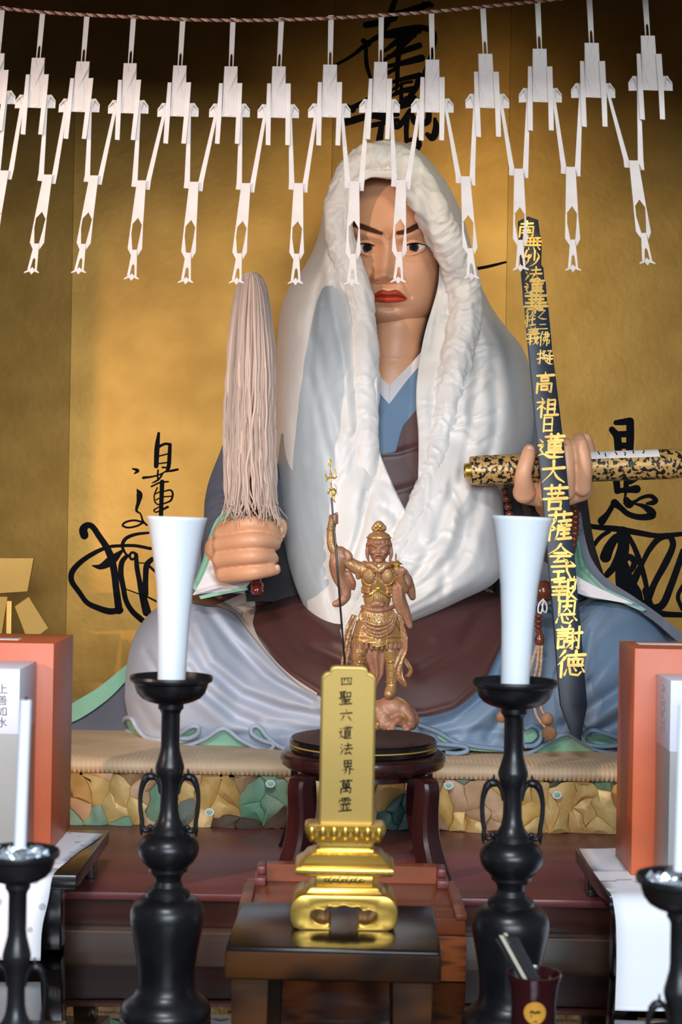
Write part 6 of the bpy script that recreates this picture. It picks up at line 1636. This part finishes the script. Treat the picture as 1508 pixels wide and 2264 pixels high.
# crouching demon underfoot
dm = thing('crouching_demon', 'carved crouching demon trampled under the boots of the armoured figurine', 'demon', tuple(fp([(860, 1612, 0)])[0]))
bd = fuse([blob(868, 1566, -4, 40, 30, 27), blob(835, 1572, -2, 34, 28, 24), blob(800, 1585, 4, 26, 22, 22), limb([(893, 1572, 4, 22), (908, 1590, 14, 13), (910, 1604, 16, 9), (900, 1611, 26, 8)]), limb([(905, 1575, -4, 15), (916, 1592, -4, 12), (912, 1606, -2, 9)]), limb([(892, 1600, 20, 9), (872, 1598, 26, 10), (850, 1602, 26, 10), (830, 1606, 22, 10)]),
           limb([(848, 1585, 16, 15), (842, 1600, 22, 12), (852, 1609, 26, 8)]), limb([(780, 1590, 10, 13), (770, 1604, 20, 10)]), limb([(866, 1606, 34, 6), (858, 1612, 36, 5)]), limb([(880, 1592, 24, 11), (868, 1603, 33, 8)])] + [limb([(896 + i * 5, 1609, 26 + 2 * i, 3), (893 + i * 5, 1614, 32 + i, 2.6)]) for i in range(3)] + [limb([(858 + i * 5, 1608, 38, 3), (856 + i * 5, 1613, 42, 2.5)]) for i in range(4)], 0.002, 4)
obj('demon_body', bd, M['boxwood'], dm, ang=179)
obj('bracelet', wire([(888, 1576, 24), (895, 1586, 28), (899, 1597, 26)], 2.2), M['gilt'], dm)
obj('bracelet', wire([(834, 1592, 30), (836, 1602, 36), (838, 1612, 32)], 2.2), M['gilt'], dm)
obj('loin_cord', wire([(872, 1541, 2), (892, 1549, 8), (903, 1562, 12), (906, 1576, 14)], 1.8), M['boxwood_cloth'], dm)
# ------------------------------------------------------------------ rope and cut-paper streamers across the front
M['streamer'] = mat('streamer_paper', srgb(206, 192, 183), 0.7, 0, srgb(198, 183, 173), 30)
M['rope_a'] = mat('rope_red', srgb(190, 124, 98), 0.85, 0, srgb(150, 90, 66), 90)
M['rope_b'] = mat('rope_cream', srgb(210, 170, 146), 0.85, 0, srgb(190, 150, 126), 90)
M['rope_c'] = mat('rope_dark', srgb(84, 58, 50), 0.85)
YG = 2.5
KG = YG / F_PX
rp_ = [(-60, 12, YG), (0, 18, YG), (96, 27, YG), (192, 33, YG), (300, 38, YG), (404, 43, YG), (515, 45, YG), (622, 44, YG), (732, 40, YG), (843, 34, YG), (954, 26, YG), (1068, 15, YG), (1189, 3, YG), (1303, -10, YG), (1430, -17, YG), (1600, -30, YG)]
rope = thing('twisted_rope', 'thin twisted red and cream rope stretched across the top, carrying streamers', 'rope', tuple(W(754, 40, YG)))
q = catmull(np.array(rp_)[:, :3], 1300)
cpt = W(q[:, 0], q[:, 1], q[:, 2])
arc_ = np.concatenate([[0], np.cumsum(np.linalg.norm(np.diff(cpt, axis=0), axis=1))])
for i, mm in enumerate(('rope_a', 'rope_b', 'rope_c')):
    ph = arc_ / 0.0165 * 2 * math.pi + i * 2.094
    off = 1.9 * KG
    obj('strand', tube(cpt + off * np.stack([0 * ph, np.cos(ph), np.sin(ph)], -1), 2.2 * KG, 6, up=(0, 1, 0.01)), M[mm], rope, ang=179)


def cut(poly, Y, th=0.0009, tilt=0.0, curl=0.0):
    """one cut-paper piece: outline in pixels at depth Y, turned a little about its own upright axis"""
    P = np.array(poly, float)
    q = W(P[:, 0], P[:, 1], Y)
    V, F = prism([(a[0], a[2]) for a in q], Y - th / 2, Y + th / 2)
    xm = (V[:, 0].min() + V[:, 0].max()) / 2; zm = V[:, 2].max()
    V[:, 1] += tilt * (V[:, 0] - xm) + curl * (zm - V[:, 2])
    return V, F


ORD = ['at the frame edge', 'second', 'third', 'fourth', 'fifth', 'sixth', 'seventh', 'eighth', 'ninth', 'tenth', 'eleventh', 'twelfth', 'thirteenth', 'last']
U = [((5, 22), (-4, 118), (-12, 230)), ((94, 32), (85, 128), (77, 239)), ((192, 38), (184, 136), (174, 248)), ((295, 41), (288, 140), (283, 251)), ((404, 47), (398, 145), (393, 258)), ((515, 48), (511, 147), (507, 259)), ((622, 47), (617, 147), (615, 261)), ((732, 42), (730, 143), (728, 260)), ((843, 38), (842, 137), (839, 249)), ((954, 32), (956, 132), (956, 249)), ((1068, 21), (1073, 119), (1078, 237)), ((1189, 8), (1193, 108), (1195, 224)), ((1303, -5), (1308, 95), (1312, 214)), ((1426, -14), (1432, 79), (1439, 198))]
rnd = random.Random(5)
for i, ((ax_, ay), (bx_, by_), (cx_, cy_)) in enumerate(U):
    s_ = (cy_ - by_) / 112.0 * (1.0 if i < 10 else 1.02)
    lean = (cx_ - bx_) / (cy_ - by_)
    lean_t = (bx_ - ax_) / (by_ - ay)
    near = ['leftmost at the frame edge', 'second from the left end', 'third from the left end', 'fourth from the left end', 'over the dark gold leaf left of the whisk', 'straight above the hemp whisk', 'just right of the hemp whisk top', 'over the left brush strokes above the hood', 'above the crown of the white hood', 'over the right edge of the tall brush writing', 'left of the sword plank top', 'right above the sword plank top', 'second from the right end', 'rightmost of all'][i]
    t = thing('paper_streamer', 'folded white paper streamer on the rope, ' + near, 'streamer', tuple(W(ax_, ay, YG)), 'folded paper streamers on the rope')

    def at(x, y, top=False):
        if top:
            return (ax_ + (x + 0) * s_ + lean_t * (y - ay), y)
        return (bx_ + x * s_ + lean * y * s_, by_ + y * s_)
    w = 5.8
    ht = by_ - ay
    hole = ht * 0.76
    obj('strap', merge(cut([at(-w, ay - 8, 1), at(w, ay - 8, 1), at(w * .92, ay + hole, 1), at(2.6, ay + hole, 1), at(0, ay + hole - 5, 1), at(-2.6, ay + hole, 1), at(-w * .92, ay + hole, 1)], YG + 0.001), cut([at(-w * .92, ay + hole, 1), at(-2.6, ay + hole, 1), at(-3.2, by_ + 4, 1), at(-w * .85, by_ + 4, 1)], YG + 0.001), cut([at(2.6, ay + hole, 1), at(w * .92, ay + hole, 1), at(w * .85, by_ + 4, 1), at(3.2, by_ + 4, 1)], YG + 0.001)), M['streamer'], t, smooth=False)
    obj('folded_body', merge(cut([at(-14.5, 0), at(14.5, 0), at(15, 45), at(16, 112), at(-16, 111), at(-15.5, 45)], YG - 0.002, tilt=0.02)), M['streamer'], t, smooth=False)
    obj('folded_flap', merge(cut([at(2, 2), at(14, 1), at(14, 14), at(-6 + rnd.uniform(-3, 3), 62), at(-10, 60)], YG - 0.0042, 0.0012, tilt=-0.10), cut([at(-14, 3), at(-6, 4), at(8, 60), at(9, 108), at(-2, 109), at(-13, 70)], YG - 0.0032, 0.0008, tilt=0.07)), M['streamer'], t, smooth=False)
    for sd in (-1, 1):
        x0, x1 = (16, 26) if sd > 0 else (-27, -17)
        bend = rnd.uniform(-2.5, 1.5) - (5 if sd > 0 and i < 5 else 0)
        obj('side_strip', cut([at(x0 - (2 if sd > 0 else -2), 37), at(x1, 37), at(x1 + bend * .4 + .5, 110), at(x1 + bend, 172), at(x0 + bend, 171), at(x0 + bend * .4, 110)], YG - 0.006, tilt=sd * -0.12, curl=-0.02), M['streamer'], t, smooth=False)
        wx = [(sd * 22, 83), (sd * 35, 82), (sd * 45, 95), (sd * 45, 112), (sd * 12, 112), (sd * 12, 100)]
        if sd < 0: wx = wx[::-1]
        obj('wing', merge(cut([at(*p) for p in wx], YG + 0.003, tilt=sd * 0.10), cut([at(*p) for p in ([(sd * 33, 82), (sd * 36, 83), (sd * 45, 96), (sd * 43, 97), (sd * 34, 87), (sd * 29, 106)] if sd > 0 else [(sd * 29, 106), (sd * 34, 87), (sd * 43, 97), (sd * 45, 96), (sd * 36, 83), (sd * 33, 82)])], YG - 0.0005, tilt=sd * 0.5)), M['streamer'], t, smooth=False)

PN = [((10, 377), (-34, 592)), ((106, 386), (69, 607)), ((208, 388), (173, 607)), ((313, 399), (290, 621)), ((429, 402), (410, 629)), ((544, 405), (522, 630)), ((660, 405), (653, 631)), ((784, 401), (778, 633)), ((887, 398), (880, 628)), ((1029, 390), (1043, 620)), ((1147, 373), (1151, 601)), ((1262, 369), (1267, 602)), ((1401, 355), (1432, 587))]
for i, ((tx, ty), (ex, ey)) in enumerate(PN):
    s_ = (ey - ty) / 226.0
    lean = (ex - tx) / (ey - ty)
    near = ['leftmost at the frame edge', 'first full one from the left', 'second full one from the left', 'third full one from the left', 'left of the hemp whisk top', 'touching the hemp whisk top', 'in front of the shaded hood side', 'over the padded rim beside the face', 'hanging in front of the face', 'beside the short brush stroke', 'partly covering the sword plank top', 'just right of the sword plank', 'rightmost of all'][i]
    t = thing('paper_pendant', 'long cut paper pendant slung between two streamers, ' + near, 'pendant', tuple(W(tx, ty, YG)), 'cut paper pendants between the streamers')

    def at(x, y):
        return (tx + x * s_ + lean * y * s_, ty + y * s_)
    # two arms up to the neighbouring wings
    l0 = U[i][2]; sc0 = (U[i][2][1] - U[i][1][1]) / 112.0
    a0 = (l0[0] + 25 * sc0, l0[1] - 22 * sc0)
    r0_ = U[i + 1][2]; sc1 = (U[i + 1][2][1] - U[i + 1][1][1]) / 112.0
    b0 = (r0_[0] - 25 * sc1, r0_[1] - 22 * sc1)
    obj('arm', cut([(a0[0] - 2, a0[1]), (a0[0] + 4, a0[1]), at(-9, 2), at(-9, 15), at(-21.5, 14), at(-21, -2)], YG - 0.001, tilt=0.15), M['streamer'], t, smooth=False)
    obj('arm', cut([(b0[0] - 4, b0[1]), (b0[0] + 3, b0[1]), at(21, -2), at(20, 21), at(15, 20), at(9, 2)], YG - 0.001, tilt=-0.15), M['streamer'], t, smooth=False)
    obj('corner_fold', merge(cut([at(9.5, 2), at(16, 21), at(12.5, 21)], YG + 0.002, tilt=0.4), cut([at(-10, 2), at(-9, 15), at(-13, 15)], YG + 0.002, tilt=-0.4)), M['streamer'], t, smooth=False)
    obj('drop', merge(cut([at(-10, 0), at(10, 0), at(13.2, 85), at(13.5, 100), at(11, 100), at(1, 84), at(-10, 98), at(-13.5, 100), at(-13, 85)], YG - 0.004, tilt=0.03), cut([at(-13.5, 100), at(-10, 98), at(-10.5, 120), at(-4.5, 157), at(-6, 169), at(-15.5, 153)], YG - 0.004, tilt=-0.15), cut([at(11, 100), at(13.5, 100), at(17, 154), at(9, 170), at(6, 157), at(9.5, 124)], YG - 0.004, tilt=0.18)), M['streamer'], t, smooth=False)
    obj('tip', merge(cut([at(-5, 156), at(6, 156), at(9, 190), at(4, 192), at(1, 188), at(-2, 192), at(-8, 190)], YG - 0.006, tilt=0.03), cut([at(-8, 190), at(-2, 192), at(-4.5, 213), at(-10.5, 215)], YG - 0.006), cut([at(4, 192), at(9, 190), at(11, 216), at(6.5, 214)], YG - 0.006)), M['streamer'], t, smooth=False)
    obj('star_end', merge(cut([at(0, 209), at(7, 217), at(0, 226), at(-7, 217)], YG - 0.008, tilt=0.2), cut([at(5, 212), at(17, 221), at(16.5, 223), at(5, 219)], YG - 0.007, tilt=-0.2), cut([at(-5, 219), at(-16.5, 223), at(-17, 221), at(-5, 212)], YG - 0.007, tilt=0.2)), M['streamer'], t, smooth=False)
